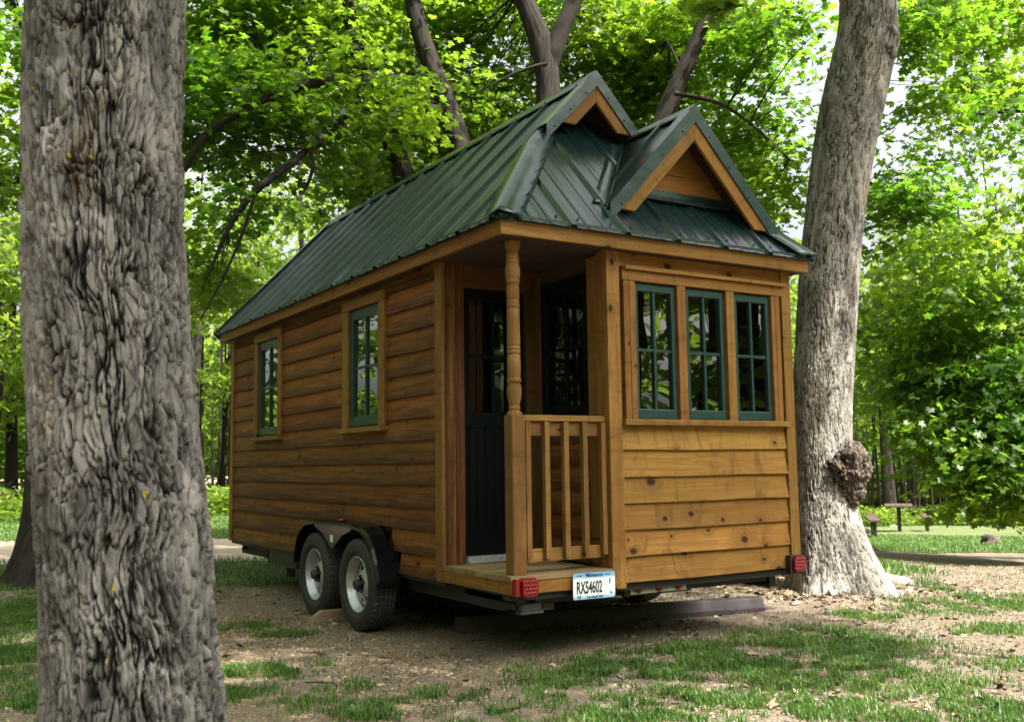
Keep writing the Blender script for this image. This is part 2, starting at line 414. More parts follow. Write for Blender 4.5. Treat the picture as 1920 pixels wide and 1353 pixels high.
gx = far_axis(-7, 14, .12); gy = far_axis(-5, 12, .12)
GX, GY = np.meshgrid(gx, gy, indexing='ij'); sh = GX.shape
gz = gheight(GX.ravel(), GY.ravel())
idx = np.arange(GX.size).reshape(sh)
Fg = np.stack([idx[:-1, :-1].ravel(), idx[1:, :-1].ravel(), idx[1:, 1:].ravel(), idx[:-1, 1:].ravel()], 1)
def ground_mat():
    w = NT('bare_ground'); tc = w.n('ShaderNodeTexCoord').outputs['Object']
    big = w.noise(tc, .55, 4, .6); mid = w.noise(tc, 5, 5, .65); fine = w.noise(tc, 55, 5, .75); vf = w.noise(tc, 160, 3, .8)
    c = w.mix(w.ramp(big, [(.35, 0.), (.62, 1.)]), (.205, .155, .100), (.180, .158, .130))
    c = w.mix(w.ramp(mid, [(.35, 0.), (.7, .8)]), c, (.10, .073, .048))
    c = w.mix(w.ramp(fine, [(.42, 0.), (.62, .85)]), c, (.36, .30, .22))
    c = w.mix(w.ramp(vf, [(.5, 0.), (.72, .8)]), c, (.05, .035, .022))
    c = w.mix(w.ramp(w.noise(tc, 1.7, 4, .7), [(.6, 0.), (.75, .35)]), c, (.07, .105, .03))
    w.col(c); w.rough(.92); w.b.inputs['Specular IOR Level'].default_value = .15
    w.bump(w.math('ADD', w.math('MULTIPLY', fine, 1.), w.math('MULTIPLY', vf, .6)), .8, .02); return w.m
def ground_at(u, v):
    r_v = ray(u, v); r_v = r_v / math.hypot(r_v[0], r_v[1]); t_ = 2.0
    while t_ < 90:
        p = CAM + r_v * t_
        if p[2] < gheight(np.array([p[0]]), np.array([p[1]]))[0]: return p
        t_ += .02
    return p
g = put('ground', fast_mesh('ground', np.stack([GX.ravel(), GY.ravel(), gz], 1), Fg, smooth=True), ground_mat()); tag(g, 'bare gravelly ground of tan grit and dead leaves', kind='structure')

def sheet(name, poly_fn, x0, x1, y0, y1, step, mat, lift, label):
    xs = np.arange(x0, x1, step); ys = np.arange(y0, y1, step); A, B = np.meshgrid(xs, ys, indexing='ij')
    z = gheight(A.ravel(), B.ravel()) + lift
    inside = poly_fn(A.ravel(), B.ravel()).reshape(A.shape)
    id2 = np.arange(A.size).reshape(A.shape)
    k = inside[:-1, :-1] & inside[1:, :-1] & inside[1:, 1:] & inside[:-1, 1:]
    Fq = np.stack([id2[:-1, :-1][k], id2[1:, :-1][k], id2[1:, 1:][k], id2[:-1, 1:][k]], 1)
    used, inv = np.unique(Fq, return_inverse=True)
    V = np.stack([A.ravel(), B.ravel(), z], 1)[used]
    o = put(name, fast_mesh(name, V, inv.reshape(Fq.shape), smooth=True), mat); return tag(o, label, kind='structure')
def edge(x, y, s, a=.5): return (fbm(np.stack([x * .9, y * .9, x * 0], 1), 3, s) - .5) * 2 * a
def path_mask(x, y):
    d, r = dl(x, y); e = edge(x, y, 31, .35)
    c = np.where(r < 0, 14.6 + (-r) * .02, 14.6 + r * .16)
    return (np.abs(d - c + e) < 2.2) & (r < 2.5)
def lawn_mask(x, y):
    d, r = dl(x, y); e = edge(x, y, 11, .9)
    left = (r < 4.5) & ((d + e > 16.5) | ((d + e > 10.3) & (d < 12.9)))
    right = (r >= 4.5) & (d + e * .8 > 15.5)
    return (left | right) & (d < np.where(r > 5, 48, 33))
def lawn_mat():
    w = NT('mown_lawn'); tc = w.n('ShaderNodeTexCoord').outputs['Object']
    a = w.noise(tc, .8, 4, .6); b = w.noise(tc, 14, 5, .7); v = w.noise(tc, 90, 3, .8)
    c = w.mix(w.ramp(a, [(.35, 0.), (.65, 1.)]), (.085, .130, .030), (.135, .170, .050))
    c = w.mix(w.ramp(b, [(.45, 0.), (.75, .8)]), c, (.18, .16, .08)); c = w.mix(w.ramp(v, [(.45, 0.), (.7, .7)]), c, (.035, .06, .014))
    w.col(c); w.rough(.9); w.bump(v, .9, .03); return w.m
MAT['lawn'] = lawn_mat()
sheet('lawn', lawn_mask, -34, 46, -12, 46, .25, MAT['lawn'], .010, 'sunlit mown lawn between the gravel and the woods')
MAT['path'] = plain('sandy_path', (.36, .29, .21), .9, var=.25, scale=8, bump=.3)
sheet('path', path_mask, -22, 12, -2, 26, .2, MAT['path'], .018, 'pale sandy lane running behind the trailer')

# ------------------------------------------------------------------ leaves
def lobe_template(kind):
    if kind == 5:
        tips = [(-.60, .10), (-.58, .66), (0, 1.05), (.58, .66), (.60, .10)]
        nots = [(-.24, -.08), (-.38, .32), (-.27, .68), (.27, .68), (.38, .32), (.24, -.08)]
        c = (0, .26); V = [c] + nots + tips; F = [(0, 1 + i, 7 + i, 2 + i) for i in range(5)]
    elif kind == 3:
        V = [(0, .15), (-.2, 0), (-.2, .5), (.2, .5), (.2, 0), (-.62, .5), (0, 1.05), (.62, .5)]
        F = [(0, 1, 5, 2), (0, 2, 6, 3), (0, 3, 7, 4)]
    else:
        V = [(0, 0), (-.45, .5), (0, 1.0), (.45, .5)]; F = [(0, 3, 2, 1)]
    V = np.array([(x, y, -.22 * x * x - .16 * (y - .3) ** 2) for x, y in V]); V[:, 1] -= .1
    return V, np.array(F)
def leaf_arrays(P, D, N, S, kind):
    T, F = lobe_template(kind)
    D = D / np.linalg.norm(D, axis=1, keepdims=True); X = np.cross(D, N); X /= np.linalg.norm(X, axis=1, keepdims=True) + 1e-9
    Nn = np.cross(X, D)
    V = P[:, None, :] + S[:, None, None] * (T[None, :, 0, None] * X[:, None, :] + T[None, :, 1, None] * D[:, None, :] + T[None, :, 2, None] * Nn[:, None, :])
    n, k = len(P), len(T)
    FF = (F[None] + (np.arange(n) * k)[:, None, None]).reshape(-1, F.shape[1])
    return V.reshape(-1, 3), FF, len(F)
def rand_unit(n, r):
    v = r.normal(size=(n, 3)); return v / np.linalg.norm(v, axis=1, keepdims=True)
def sprays(blobs, r, leaf, per, gap=.42, R=(.35, .6), nf=.55, nj=.34):
    """blobs: (centre, (rx,ry,rz), n) -> spray centres"""
    C = []
    for c, rad, n in blobs:
        q = rand_unit(n, r) * (r.random((n, 1)) ** (1 / 2.2)); p = np.asarray(c) + q * np.asarray(rad); C.append(p)
    C = np.concatenate(C); keep = fbm(C * nf, 3, 77) > gap; C = C[keep]
    n = len(C); RR = r.uniform(*R, n); az = r.uniform(0, 6.283, n); tilt = r.normal(0, .20, n)
    k = np.repeat(np.arange(n), per); m = len(k)
    rad = RR[k] * np.sqrt(r.random(m)); a = r.uniform(0, 6.283, m)
    dx, dy = np.cos(a), np.sin(a)
    loc = np.stack([rad * dx, rad * dy * .75, -.30 * rad ** 2 / RR[k] + r.normal(0, .035, m)], 1)
    ca, sa = np.cos(az[k]), np.sin(az[k]); ct, st = np.cos(tilt[k]), np.sin(tilt[k])
    y2 = loc[:, 1] * ct - loc[:, 2] * st; z2 = loc[:, 1] * st + loc[:, 2] * ct
    P = C[k] + np.stack([loc[:, 0] * ca - y2 * sa, loc[:, 0] * sa + y2 * ca, z2], 1)
    D = np.stack([dx * ca - dy * sa, dx * sa + dy * ca, np.full(m, -.45)], 1) + r.normal(0, .45, (m, 3))
    N = np.stack([r.normal(0, nj, m), r.normal(0, nj, m), np.ones(m)], 1)
    S = leaf * r.uniform(.5, 1.3, m)
    var = np.clip(.5 + (fbm(C * .5, 2, 9) - .5)[k] * 1.6 + r.normal(0, .17, m), 0, 1)
    return C, P, D, N, S, var
def tube(pts, rads, n=8, bark=0., seed=0, bscale=(18, 18, 5), flare=0., lobes=5, flare_h=.3, res=None):
    """bark-covered tapering tube along pts; returns V, F, relief"""
    pts = np.asarray(pts, float); rads = np.asarray(rads, float)
    seg = np.linalg.norm(np.diff(pts, axis=0), axis=1); s = np.concatenate([[0], np.cumsum(seg)])
    m = res or max(len(pts) * 4, 8); t = np.linspace(0, s[-1], m)
    # smooth the polyline
    C = np.stack([np.interp(t, s, pts[:, i]) for i in range(3)], 1); Rr = np.interp(t, s, rads)
    ksz = max(1, m // (len(pts) * 2)); 
    if ksz > 1:
        k = np.ones(2 * ksz + 1) / (2 * ksz + 1)
        for i in range(3):
            e = np.concatenate([2 * C[0, i] - C[ksz:0:-1, i], C[:, i], 2 * C[-1, i] - C[-2:-2 - ksz:-1, i]]); C[:, i] = np.convolve(e, k, 'valid')
        e = np.concatenate([np.full(ksz, Rr[0]), Rr, np.full(ksz, Rr[-1])]); Rr = np.convolve(e, k, 'valid')
    T = np.gradient(C, axis=0); T /= np.linalg.norm(T, axis=1, keepdims=True)
    ref = np.array([1., 0, 0]) if abs(T[0, 0]) < .9 else np.array([0, 1., 0])
    A = ref - T * (T @ ref)[:, None]; A /= np.linalg.norm(A, axis=1, keepdims=True); B = np.cross(T, A)
    th = np.linspace(0, 2 * math.pi, n, endpoint=False); TH, TT = np.meshgrid(th, t, indexing='xy')
    ct, st = np.cos(TH), np.sin(TH); Rg = np.repeat(Rr[:, None], n, 1)
    if flare: Rg = Rg * (1 + flare * np.exp(-TT / flare_h) * (1 + .45 * np.cos(lobes * TH + seed) + .25 * np.cos(3 * TH + 2 * seed)) / 1.3)
    base = Rg.copy(); rel = np.ones(Rg.size)
    if bark > 0:
        Q = np.stack([(ct * Rr[:, None]).ravel(), (st * Rr[:, None]).ravel(), TT.ravel()], 1)
        wq = (np.stack([fbm(Q * 5, 2, seed + 1), fbm(Q * 5, 2, seed + 2), fbm(Q * 5, 2, seed + 3)], 1) - .5) * np.array([.06, .06, .16])
        Qs = (Q + wq) * np.array(bscale)
        v1 = fbm(Qs * np.array([1, 1, .5]), 4, seed + 60); e = sstep(.0, .045, np.abs(v1 - .5))      # long braided furrows
        v2 = fbm(Qs * np.array([2.3, 2.3, 1.3]), 4, seed + 61); e2 = sstep(.0, .05, np.abs(v2 - .5))   # shorter splits between flakes
        f1, f2, idv = worley(Qs * np.array([1.5, 1.5, 1.9]), seed); e3 = sstep(.0, .10, f2 - f1)
        rel = (.10 + .90 * e) * (.35 + .65 * e2) * (.70 + .30 * e3) * (.60 + .40 * idv)
        low = (fbm(Q * np.array([5, 5, 1.4]), 2, seed + 9) - .5)
        fine = (fbm(Q * np.array([95, 95, 45.]), 3, seed + 19) - .5)
        Rg = Rg + ((rel - .5) * bark + low * bark * 1.2 + fine * bark * .16).reshape(Rg.shape)
    V = C[:, None, :] + Rg[..., None] * (ct[..., None] * A[:, None, :] + st[..., None] * B[:, None, :])
    i = np.arange(m * n).reshape(m, n); j = np.roll(i, -1, 1)
    F = np.stack([i[:-1].ravel(), j[:-1].ravel(), j[1:].ravel(), i[1:].ravel()], 1)
    return V.reshape(-1, 3), F, rel, C, Rr
def twig_arrays(C, anchors, r, frac=.6, rad=.010):
    C = C[r.random(len(C)) < frac]
    if not len(C): return None
    d = np.linalg.norm(C[:, None, :] - anchors[None], axis=2); k = d.argmin(1); A = anchors[k]
    d = d.min(1); ok = d < 4.0; C = C[ok]; A = A[ok]
    if not len(C): return None
    n = len(C); m = 5; t = np.linspace(0, 1, m)[None, :, None]
    mid = (A + C) / 2 + r.normal(0, .12, (n, 3)) + np.array([0, 0, .12])
    L = (1 - t) ** 2 * A[:, None] + 2 * t * (1 - t) * mid[:, None] + t ** 2 * C[:, None]
    rr = (rad * (1.3 - t)) ; V = []
    offs = np.array([(1, 0, 0), (-.5, .5, .7), (-.5, -.5, -.7)])
    V = (L[:, :, None, :] + rr[:, :, :, None] * offs[None, None]).reshape(-1, 3)
    i = np.arange(n * m * 3).reshape(n, m, 3); j = np.roll(i, -1, 2)
    F = np.stack([i[:, :-1].ravel(), j[:, :-1].ravel(), j[:, 1:].ravel(), i[:, 1:].ravel()], 1)
    return V, F
def tree(name, label, group, trunk, trad, limbs, blobs, leaf=.09, per=31, kind=5, seed=1, bark=.008, n=14, mat='bark_dark', lmat='leaf', gap=.42, flare=.5, R=(.4, .75), twig=.28, cat='tree', res=None, bscale=(18, 18, 5), nf=.55, nj=.34):
    r = np.random.default_rng(seed); base = np.array([trunk[0][0], trunk[0][1], 0.])
    base[2] = trunk[0][2]; root = empty(name, base, label, cat, group); MB = Matrix.Translation(Vector(base.tolist()))
    V, F, rel, C, Rr = tube(trunk, trad, n, bark, seed, bscale, flare, res=res)
    put('trunk', fast_mesh('trunk', V - base, F, {'relief': ('POINT', rel)}, True), MAT[mat], root, MB)
    anc = [C]
    for pts, rads in limbs:
        V, F, rel, C2, _ = tube(pts, rads, 8, bark * .6, seed + 3, bscale)
        put('limb', fast_mesh('limb', V - base, F, {'relief': ('POINT', rel)}, True), MAT[mat], root, MB); anc.append(C2)
    if blobs:
        Cs, P, D, N, S, var = sprays(blobs, r, leaf, per, gap, R, nf, nj)
        if twig:
            tw = twig_arrays(Cs, np.concatenate(anc), r, twig)
            if tw:
                o = put('twigs', fast_mesh('twigs', tw[0] - base, tw[1]), MAT['bark_dark'], root, MB); o['kind'] = 'stuff'
        V, F, nf_ = leaf_arrays(P, D, N, S, kind)
        put('crown', fast_mesh('crown', V - base, F, {'leafvar': ('FACE', np.repeat(var, nf_))}), MAT[lmat], root, MB)
    return root

# ------------------------------------------------------------------ trees
def pl(*q, d):                    # list of (u, v[, distance]) -> points
    return [at(a[0], a[1], a[2] if len(a) > 2 else d) for a in q]
def pl2(*q, d):
    r = pl(*q, d=d); r[0] = gp(q[0][0], d); return r
def gp(u, d): p = at(u, 871, d); p[2] = gheight(np.array([p[0]]), np.array([p[1]]))[0] - .1; return p
# near trunk on the left
P0 = pl((205, 0), (193, 330), (224, 800), (257, 1353), d=3.1)
up = [P0[0] + (P0[0] - P0[1]) * k for k in (1.2, 3.2, 6)]
down = P0[3] + (P0[3] - P0[2]) * .3; down = np.array([down[0], down[1], -.12])
tr = [down, P0[3], (P0[2] + P0[3]) / 2, P0[2], P0[1], P0[0]] + up
tree('maple_tree', 'thick deeply furrowed grey tree trunk standing nearest, left of the wooden trailer house', None, tr, [.30, .228, .221, .217, .211, .208, .203, .20, .17],
     [([up[1], up[1] + np.array([1.2, -1.0, 1.6]), up[1] + np.array([2.6, -2.2, 2.6])], [.12, .08, .05]),
      ([up[1], up[1] + np.array([-1.4, .6, 1.8]), up[1] + np.array([-3, 1.4, 3])], [.12, .08, .04]),
      ([up[2], up[2] + np.array([.2, 1.4, 1.2])], [.14, .05])],
     [((-3.6, -2.6, 8.4), (3.0, 2.8, 1.3), 420), ((-5.5, -3.5, 9.8), (3.0, 3.0, 1.4), 260), ((-4.2, 2.0, 9.6), (2.6, 3.0, 1.3), 260), ((-2.4, -5.6, 9.0), (2.6, 2.2, 1.2), 280), ((-.6, -6.6, 9.0), (2.2, 2.0, 1.0), 260)],  # unseen overhead leaf clumps, placed to keep sun off trunk and ground
     leaf=.13, per=22, kind=1, seed=3, bark=.040, n=560, mat='bark_near', gap=.36, flare=.0, res=1000, bscale=(27, 27, 6), R=(.5, .8), twig=.2)
# pale trunk with the burl, right of the house
D2 = 9.3
pr_ = [((1575, 1118), 95), ((1562, 1060), 72), ((1548, 980), 60), ((1541, 900), 54), ((1540, 750), 55), ((1550, 600), 56), ((1560, 450), 55), ((1578, 300), 57), ((1602, 170), 60), ((1628, 80), 57), ((1630, 0), 52)]
tr = [at(u, v, D2) for (u, v), _ in pr_]; rr = [w_ / FPX * D2 * .93 for _, w_ in pr_]
tr[0][2] = -.12; 
tr += [tr[-1] + np.array([.05, .1, 1.0]), tr[-1] + np.array([.15, .3, 2.6])]; rr += [.25, .2]
rr[0] = .36
burl_tree = tree('maple_tree', 'pale grey tree trunk with a dark round burl beside the house front corner', None, tr, rr,
     [([tr[-1], tr[-1] + np.array([-1.6, -.9, 1.4]), tr[-1] + np.array([-3.6, -1.8, 2.2])], [.15, .1, .05]), ([tr[-1], tr[-1] + np.array([1.5, .4, 1.6])], [.15, .05])],
     [((2.2, -1.5, 9.2), (2.6, 2.4, 1.1), 420), ((1.5, -4.2, 9.6), (2.6, 2.2, 1.1), 380), ((-.2, -2.3, 9.6), (2.0, 2.4, 1.0), 240), ((3.4, -1.4, 9.0), (1.7, 2.0, 1.0), 230), ((2.5, 1.4, 9.8), (2.5, 2.2, 1.1), 300), ((-.2, 1.0, 9.6), (2.2, 2.4, 1.1), 240), ((.6, -.4, 9.8), (2.0, 2.0, 1.0), 160), ((4.7, -2.7, 9.2), (1.2, 1.5, .9), 130), ((2.9, -5.2, 9.4), (1.7, 1.7, 1.0), 230)],  # unseen leaf clumps, added across the sun's path to shade house and roof
     leaf=.13, per=22, kind=1, seed=8, bark=.013, n=340, mat='bark_pale', gap=.42, flare=.75, res=860, bscale=(34, 34, 10), R=(.5, .8), twig=.2)
def blob(name, c, rad, parent, mat, seed, n=48, amp=.25, sc=9.):
    th = np.linspace(0, 2 * math.pi, n, endpoint=False); ph = np.linspace(.02, math.pi - .02, n // 2)
    A, B = np.meshgrid(th, ph, indexing='xy'); U = np.stack([np.sin(B) * np.cos(A), np.sin(B) * np.sin(A), np.cos(B)], 2).reshape(-1, 3)
    P = U * np.array(rad); f1, f2, idv = worley(P * sc * 2.6 * np.array([1, 1, .6]) + 7 + 1.5 * fbm(P * sc * 2, 3, seed + 4)[:, None], seed); e = sstep(0, .4, f2 - f1)
    h = (fbm(P * sc, 5, seed) - .5) * amp * 2.6 + (e - .5) * amp * .25
    V = np.asarray(c) + P * (1 + h[:, None]); i = np.arange(len(U)).reshape(A.shape); j = np.roll(i, -1, 1)
    F = np.stack([i[1:].ravel(), j[1:].ravel(), j[:-1].ravel(), i[:-1].ravel()], 1)
    MB = WM[parent.name]; b = np.array(MB.translation)
    return put(name, fast_mesh(name, V - b, F, {'relief': ('POINT', e * .8 + .1)}, True), mat, parent, MB)
bc = at(1588, 890, D2 - .15)
blob('burl', at(1590, 875, D2 - .12), (.215, .20, .205), burl_tree, MAT['burl'], 5, n=190, amp=.26, sc=10.)
blob('burl', at(1590, 922, D2 - .10), (.135, .14, .14), burl_tree, MAT['burl'], 6, n=130, amp=.28, sc=12.)
blob('bark_knob', at(1648, 75, D2 - .05), (.17, .17, .30), burl_tree, MAT['bark_pale'], 6, n=90, amp=.16, sc=6.)
blob('knot', at(1549, 967, D2 - .24), (.055, .05, .05), burl_tree, MAT['burl'], 9, n=40, amp=.3, sc=20.)
for k, (a, l) in enumerate(((-20, .8), (-75, .5))):
    t0 = tr[0] + np.array([0, 0, .22]); dr = np.array([math.cos(math.radians(a)), math.sin(math.radians(a)), 0])
    pts = [t0 + dr * .25, t0 + dr * .45 - np.array([0, 0, .10]), t0 + dr * (l * .8) - np.array([0, 0, .14]), t0 + dr * (l + .3) - np.array([0, 0, .30])]
    for q in pts[1:]: q[2] = gheight(np.array([q[0]]), np.array([q[1]]))[0] + (.03 if q is not pts[-1] else -.08)
    b = np.array(WM[burl_tree.name].translation)
    V, F, rel, _, _ = tube(pts, [.11, .075, .04, .02], 20, .010, 40 + k, (30, 30, 12), res=40)
    put('root', fast_mesh('root', V - b, F, {'relief': ('POINT', rel)}, True), MAT['bark_pale'], burl_tree, WM[burl_tree.name])
# trunk half hidden behind the near one
d3 = 11.6
tree('maple_tree', 'brown trunk with spreading roots half hidden behind the nearest trunk', None,
     [gp(100, d3), at(97, 1040, d3), at(98, 900, d3), at(100, 600, d3), at(110, 200, d3), at(120, -200, d3)], [.42, .30, .25, .23, .2, .15],
     [([at(110, 200, d3), at(60, 60, d3), at(-60, -100, d3)], [.1, .06, .03]), ([at(105, 400, d3), at(50, 330, d3), at(0, 350, d3 + .5), at(-60, 330, d3 + 1)], [.05, .035, .03, .02])],
     [(at(20, 60, 11.5), (1.1, 1.0, 1.1), 46), (at(10, 330, 12), (.8, 1, .5), 30), (at(0, 150, 13), (1.0, 1.0, 1.2), 26), (at(380, -80, 12), (1.5, 1.2, .9), 60)],
     leaf=.098, seed=12, bark=.02, n=72, mat='bark_dark', flare=.55, res=120, bscale=(20, 20, 6))
# three trees behind the house
d4 = 13.0
TB = [gp(1005, d4), at(1012, 700, d4), at(1022, 350, d4), at(1029, 180, d4), at(1028, 110, d4)]
tree('maple_tree', 'forked trunk rising straight behind the roof ridge', None, TB + pl((1000, 40), (968, -30), (930, -200), d=d4), [.27, .2, .175, .165, .16, .14, .12, .09],
     [(pl((1029, 125), (1050, 60), (1078, 0), (1120, -140), d=d4), [.13, .125, .12, .07]), (pl((1025, 120), (985, 128), (940, 150), (860, 190), d=d4 - .3), [.03, .02, .015, .01])],
     [(at(1090, 70, 14.8), (1.3, 1.2, 1.3), 95), (at(900, 170, 15.0), (1.4, 1.3, 1.1), 100), (at(1190, 60, 14.2), (1.2, 1.2, 1.1), 95), (at(1150, 200, 14.8), (1.4, 1.3, .9), 90), (at(860, -40, 14.4), (1.3, 1.2, .8), 70), (at(1020, -40, 14.6), (1.0, 1.0, .4), 30)],
     seed=21, bark=.012, n=56, mat='bark_dark', res=90, leaf=.098, gap=.40)
tree('maple_tree', 'leaning dark trunk behind the middle of the long roof', None,
     [gp(860, 12), at(850, 800, 12), at(790, 480, 12), at(752, 300, 12), at(722, 240, 12), at(697, 175, 12), at(660, 70, 12), at(640, -100, 12)], [.22, .17, .15, .13, .12, .11, .09, .06],
     [(pl((705, 195, 11.9), (672, 208, 11.5), (634, 231, 11.1), (582, 273, 10.8), (545, 310, 10.6), (482, 350, 10.5), (430, 420, 10.5), (395, 505, 10.5), d=11.6), [.06, .055, .05, .045, .04, .035, .025, .015]),
      (pl((578, 280), (590, 300), (582, 335), (566, 365), d=10.7), [.03, .025, .02, .012]), (pl((482, 352), (455, 440), (420, 520), (375, 600), d=10.5), [.02, .016, .012, .008])],
     [(at(620, 200, 11.8), (1.5, 1.2, .8), 120), (at(500, 270, 11.6), (1.0, 1.2, .6), 50), (at(430, 400, 11.4), (.75, 1.1, .9), 26), (at(450, 500, 12), (.8, 1, .6), 20), (at(400, 170, 11.4), (.75, 1.1, .6), 45), (at(750, 150, 13.6), (1.2, 1.1, .8), 90), (at(400, 540, 12.6), (.6, .9, .5), 26)],
     seed=22, bark=.012, n=40, mat='bark_dark', res=90, leaf=.098, gap=.40)
tree('maple_tree', 'dark trunk with one long arching limb above the roof', None,
     pl2((905, 1038), (900, 700), (885, 420), (860, 250), (836, 200), (801, 106), (775, 20), (755, -120), d=12.5), [.22, .18, .16, .15, .14, .12, .11, .08],
     [(pl((838, 212, 12.5), (790, 205, 12.3), (748, 182, 12.1), (690, 155, 11.9), (620, 150, 11.4), (567, 160, 11.1), (490, 190, 10.9), (420, 225, 10.8), (372, 262, 10.8), (345, 320, 10.8), d=12.8), [.085, .08, .075, .075, .07, .06, .05, .045, .04, .03]),
      (pl((662, 152), (645, 105), (605, 60), d=12.6), [.035, .03, .02]), (pl((480, 195), (478, 240), (490, 268), d=12.7), [.025, .02, .01])],
     [(at(690, 60, 13.6), (1.3, 1.2, .9), 120), (at(560, 80, 12.6), (1.4, 1.2, .9), 130), (at(430, 110, 12.6), (1.0, 1.1, .6), 70), (at(800, 330, 15), (1.3, 1.3, .8), 90), (at(900, 240, 15), (1.3, 1.3, .9), 90), (at(650, 330, 14), (1.4, 1.3, .7), 100), (at(560, -60, 12.6), (2.2, 1.4, .7), 130), (at(830, 60, 14.2), (1.1, 1.0, .9), 80)],
     seed=23, bark=.012, n=40, mat='bark_dark', res=90, leaf=.098, gap=.40)
tree('maple_tree', 'dark slanting trunk behind the front gable peak', None,
     [gp(1165, d4), at(1180, 700, d4), at(1215, 300, d4), at(1252, 195, d4), at(1292, 110, d4), at(1325, 40, d4), at(1337, -20, d4), at(1350, -160, d4)], [.2, .15, .125, .12, .105, .09, .085, .06],
     [(pl((1262, 180), (1278, 140), (1262, 95), (1250, 78), d=d4), [.03, .024, .018, .01]), (pl((1265, 175), (1350, 190), (1420, 240), (1480, 300), d=d4 - .4), [.03, .025, .02, .012])],
     [(at(1290, 60, 14.6), (1.1, 1.1, 1.0), 80), (at(1400, 70, 13.4), (.8, 1.0, .7), 44), (at(1400, 240, 13.6), (.9, 1.1, .5), 50), (at(1440, 360, 13.4), (.65, 1, .6), 42), (at(1320, 290, 14.8), (1.2, 1.1, .7), 70), (at(1480, 20, 12.4), (.5, .9, .4), 16), (at(1230, 180, 14.8), (1.0, 1.0, .9), 60), (at(1500, 330, 13.4), (.45, .8, .35), 18)],
     seed=24, bark=.012, n=40, mat='bark_dark', res=90, leaf=.098, gap=.40)
# right-hand trees
tree('maple_tree', 'shaded leafy maple close behind the pale burl trunk', None,
     [gp(1552, 13.5), at(1550, 800, 13.5), at(1562, 500, 13.5), at(1600, 200, 13.5), at(1660, -50, 13.5)], [.10, .08, .07, .06, .04],
     [(pl((1585, 300), (1650, 360), (1700, 420), d=13.3), [.03, .02, .01])],
     [(at(1665, 400, 13), (.65, .9, .65), 90), (at(1640, 300, 13.4), (.4, .8, .6), 26), (at(1700, 60, 13), (.5, .9, .35), 26), (at(1720, 180, 13.6), (.5, .9, .4), 22), (at(1740, 0, 13.6), (.7, .9, .5), 40)],
     seed=31, bark=.01, n=24, res=60, leaf=.098, gap=.36, flare=.2)
tree('maple_tree', 'large bright green maple filling the right edge of the clearing', None,
     [gp(2080, 15.5), at(2080, 700, 15.5), at(2060, 350, 15.5), at(2050, 0, 15.5), at(2050, -200, 15.5)], [.28, .22, .2, .15, .1],
     [(pl((2060, 240), (1960, 205), (1880, 208), (1800, 218), d=15), [.06, .045, .03, .015]), (pl((2060, 600), (1950, 620), (1850, 640), d=15), [.05, .03, .015]), (pl((2070, 650), (1990, 780), (1930, 860), d=14.6), [.05, .035, .02])],
     [(at(1900, 420, 14.7), (0.88, 0.83, 2.00), 86), (at(1800, 450, 16.1), (1.38, 0.99, 1.50), 102), (at(1700, 640, 17.9), (1.25, 0.99, 1.12), 86), (at(1840, 780, 14.8), (1.12, 0.83, 0.88), 94), (at(1850, 130, 16.6), (1.19, 0.99, 1.38), 70), (at(1780, 330, 16.6), (1.06, 0.99, 1.00), 55), (at(1880, 300, 15.4), (1.00, 0.91, 1.38), 46), (at(1850, 520, 15.6), (1.38, 1.08, 1.12), 118), (at(1740, 560, 17.4), (1.12, 0.99, 1.00), 62), (at(1860, 700, 15.4), (1.12, 0.99, 0.94), 94), (at(1740, 720, 16.1), (0.88, 0.83, 0.69), 55), (at(1900, 850, 13.8), (0.69, 0.75, 0.56), 55), (at(1880, 0, 15.4), (1.12, 0.83, 0.75), 46), (at(1905, 930, 13.8), (0.40, 0.50, 0.38), 16), (at(1800, 830, 15.4), (0.69, 0.66, 0.44), 27), (at(1800, 620, 15.6), (1.00, 0.75, 0.75), 86), (at(1760, 740, 15.9), (0.69, 0.66, 0.75), 62), (at(1860, 870, 14.3), (0.75, 0.66, 0.56), 62), (at(1900, 760, 14.3), (0.62, 0.66, 0.88), 62)],
     seed=32, bark=.012, n=30, res=60, leaf=.098, gap=.38, twig=0, nj=.85)
# hanging spray close above, from the nearest tree's crown is a bough of its own maple
tree('maple_sapling', 'bright spray of maple leaves dipping in from above the front gable', None,
     [at(2300, 871, 6.5) * np.array([1, 1, 0]), at(2200, 300, 6.4), at(1900, -150, 6.2), at(1500, -90, 5.8), at(1345, -30, 5.6)], [.05, .04, .03, .015, .006], [],
     [(at(1345, 4, 5.6), (.15, .10, .03), 9)], seed=35, bark=.0, n=10, res=40, leaf=.10, gap=.0, R=(.08, .14), per=8, flare=0, twig=1, cat='sapling')

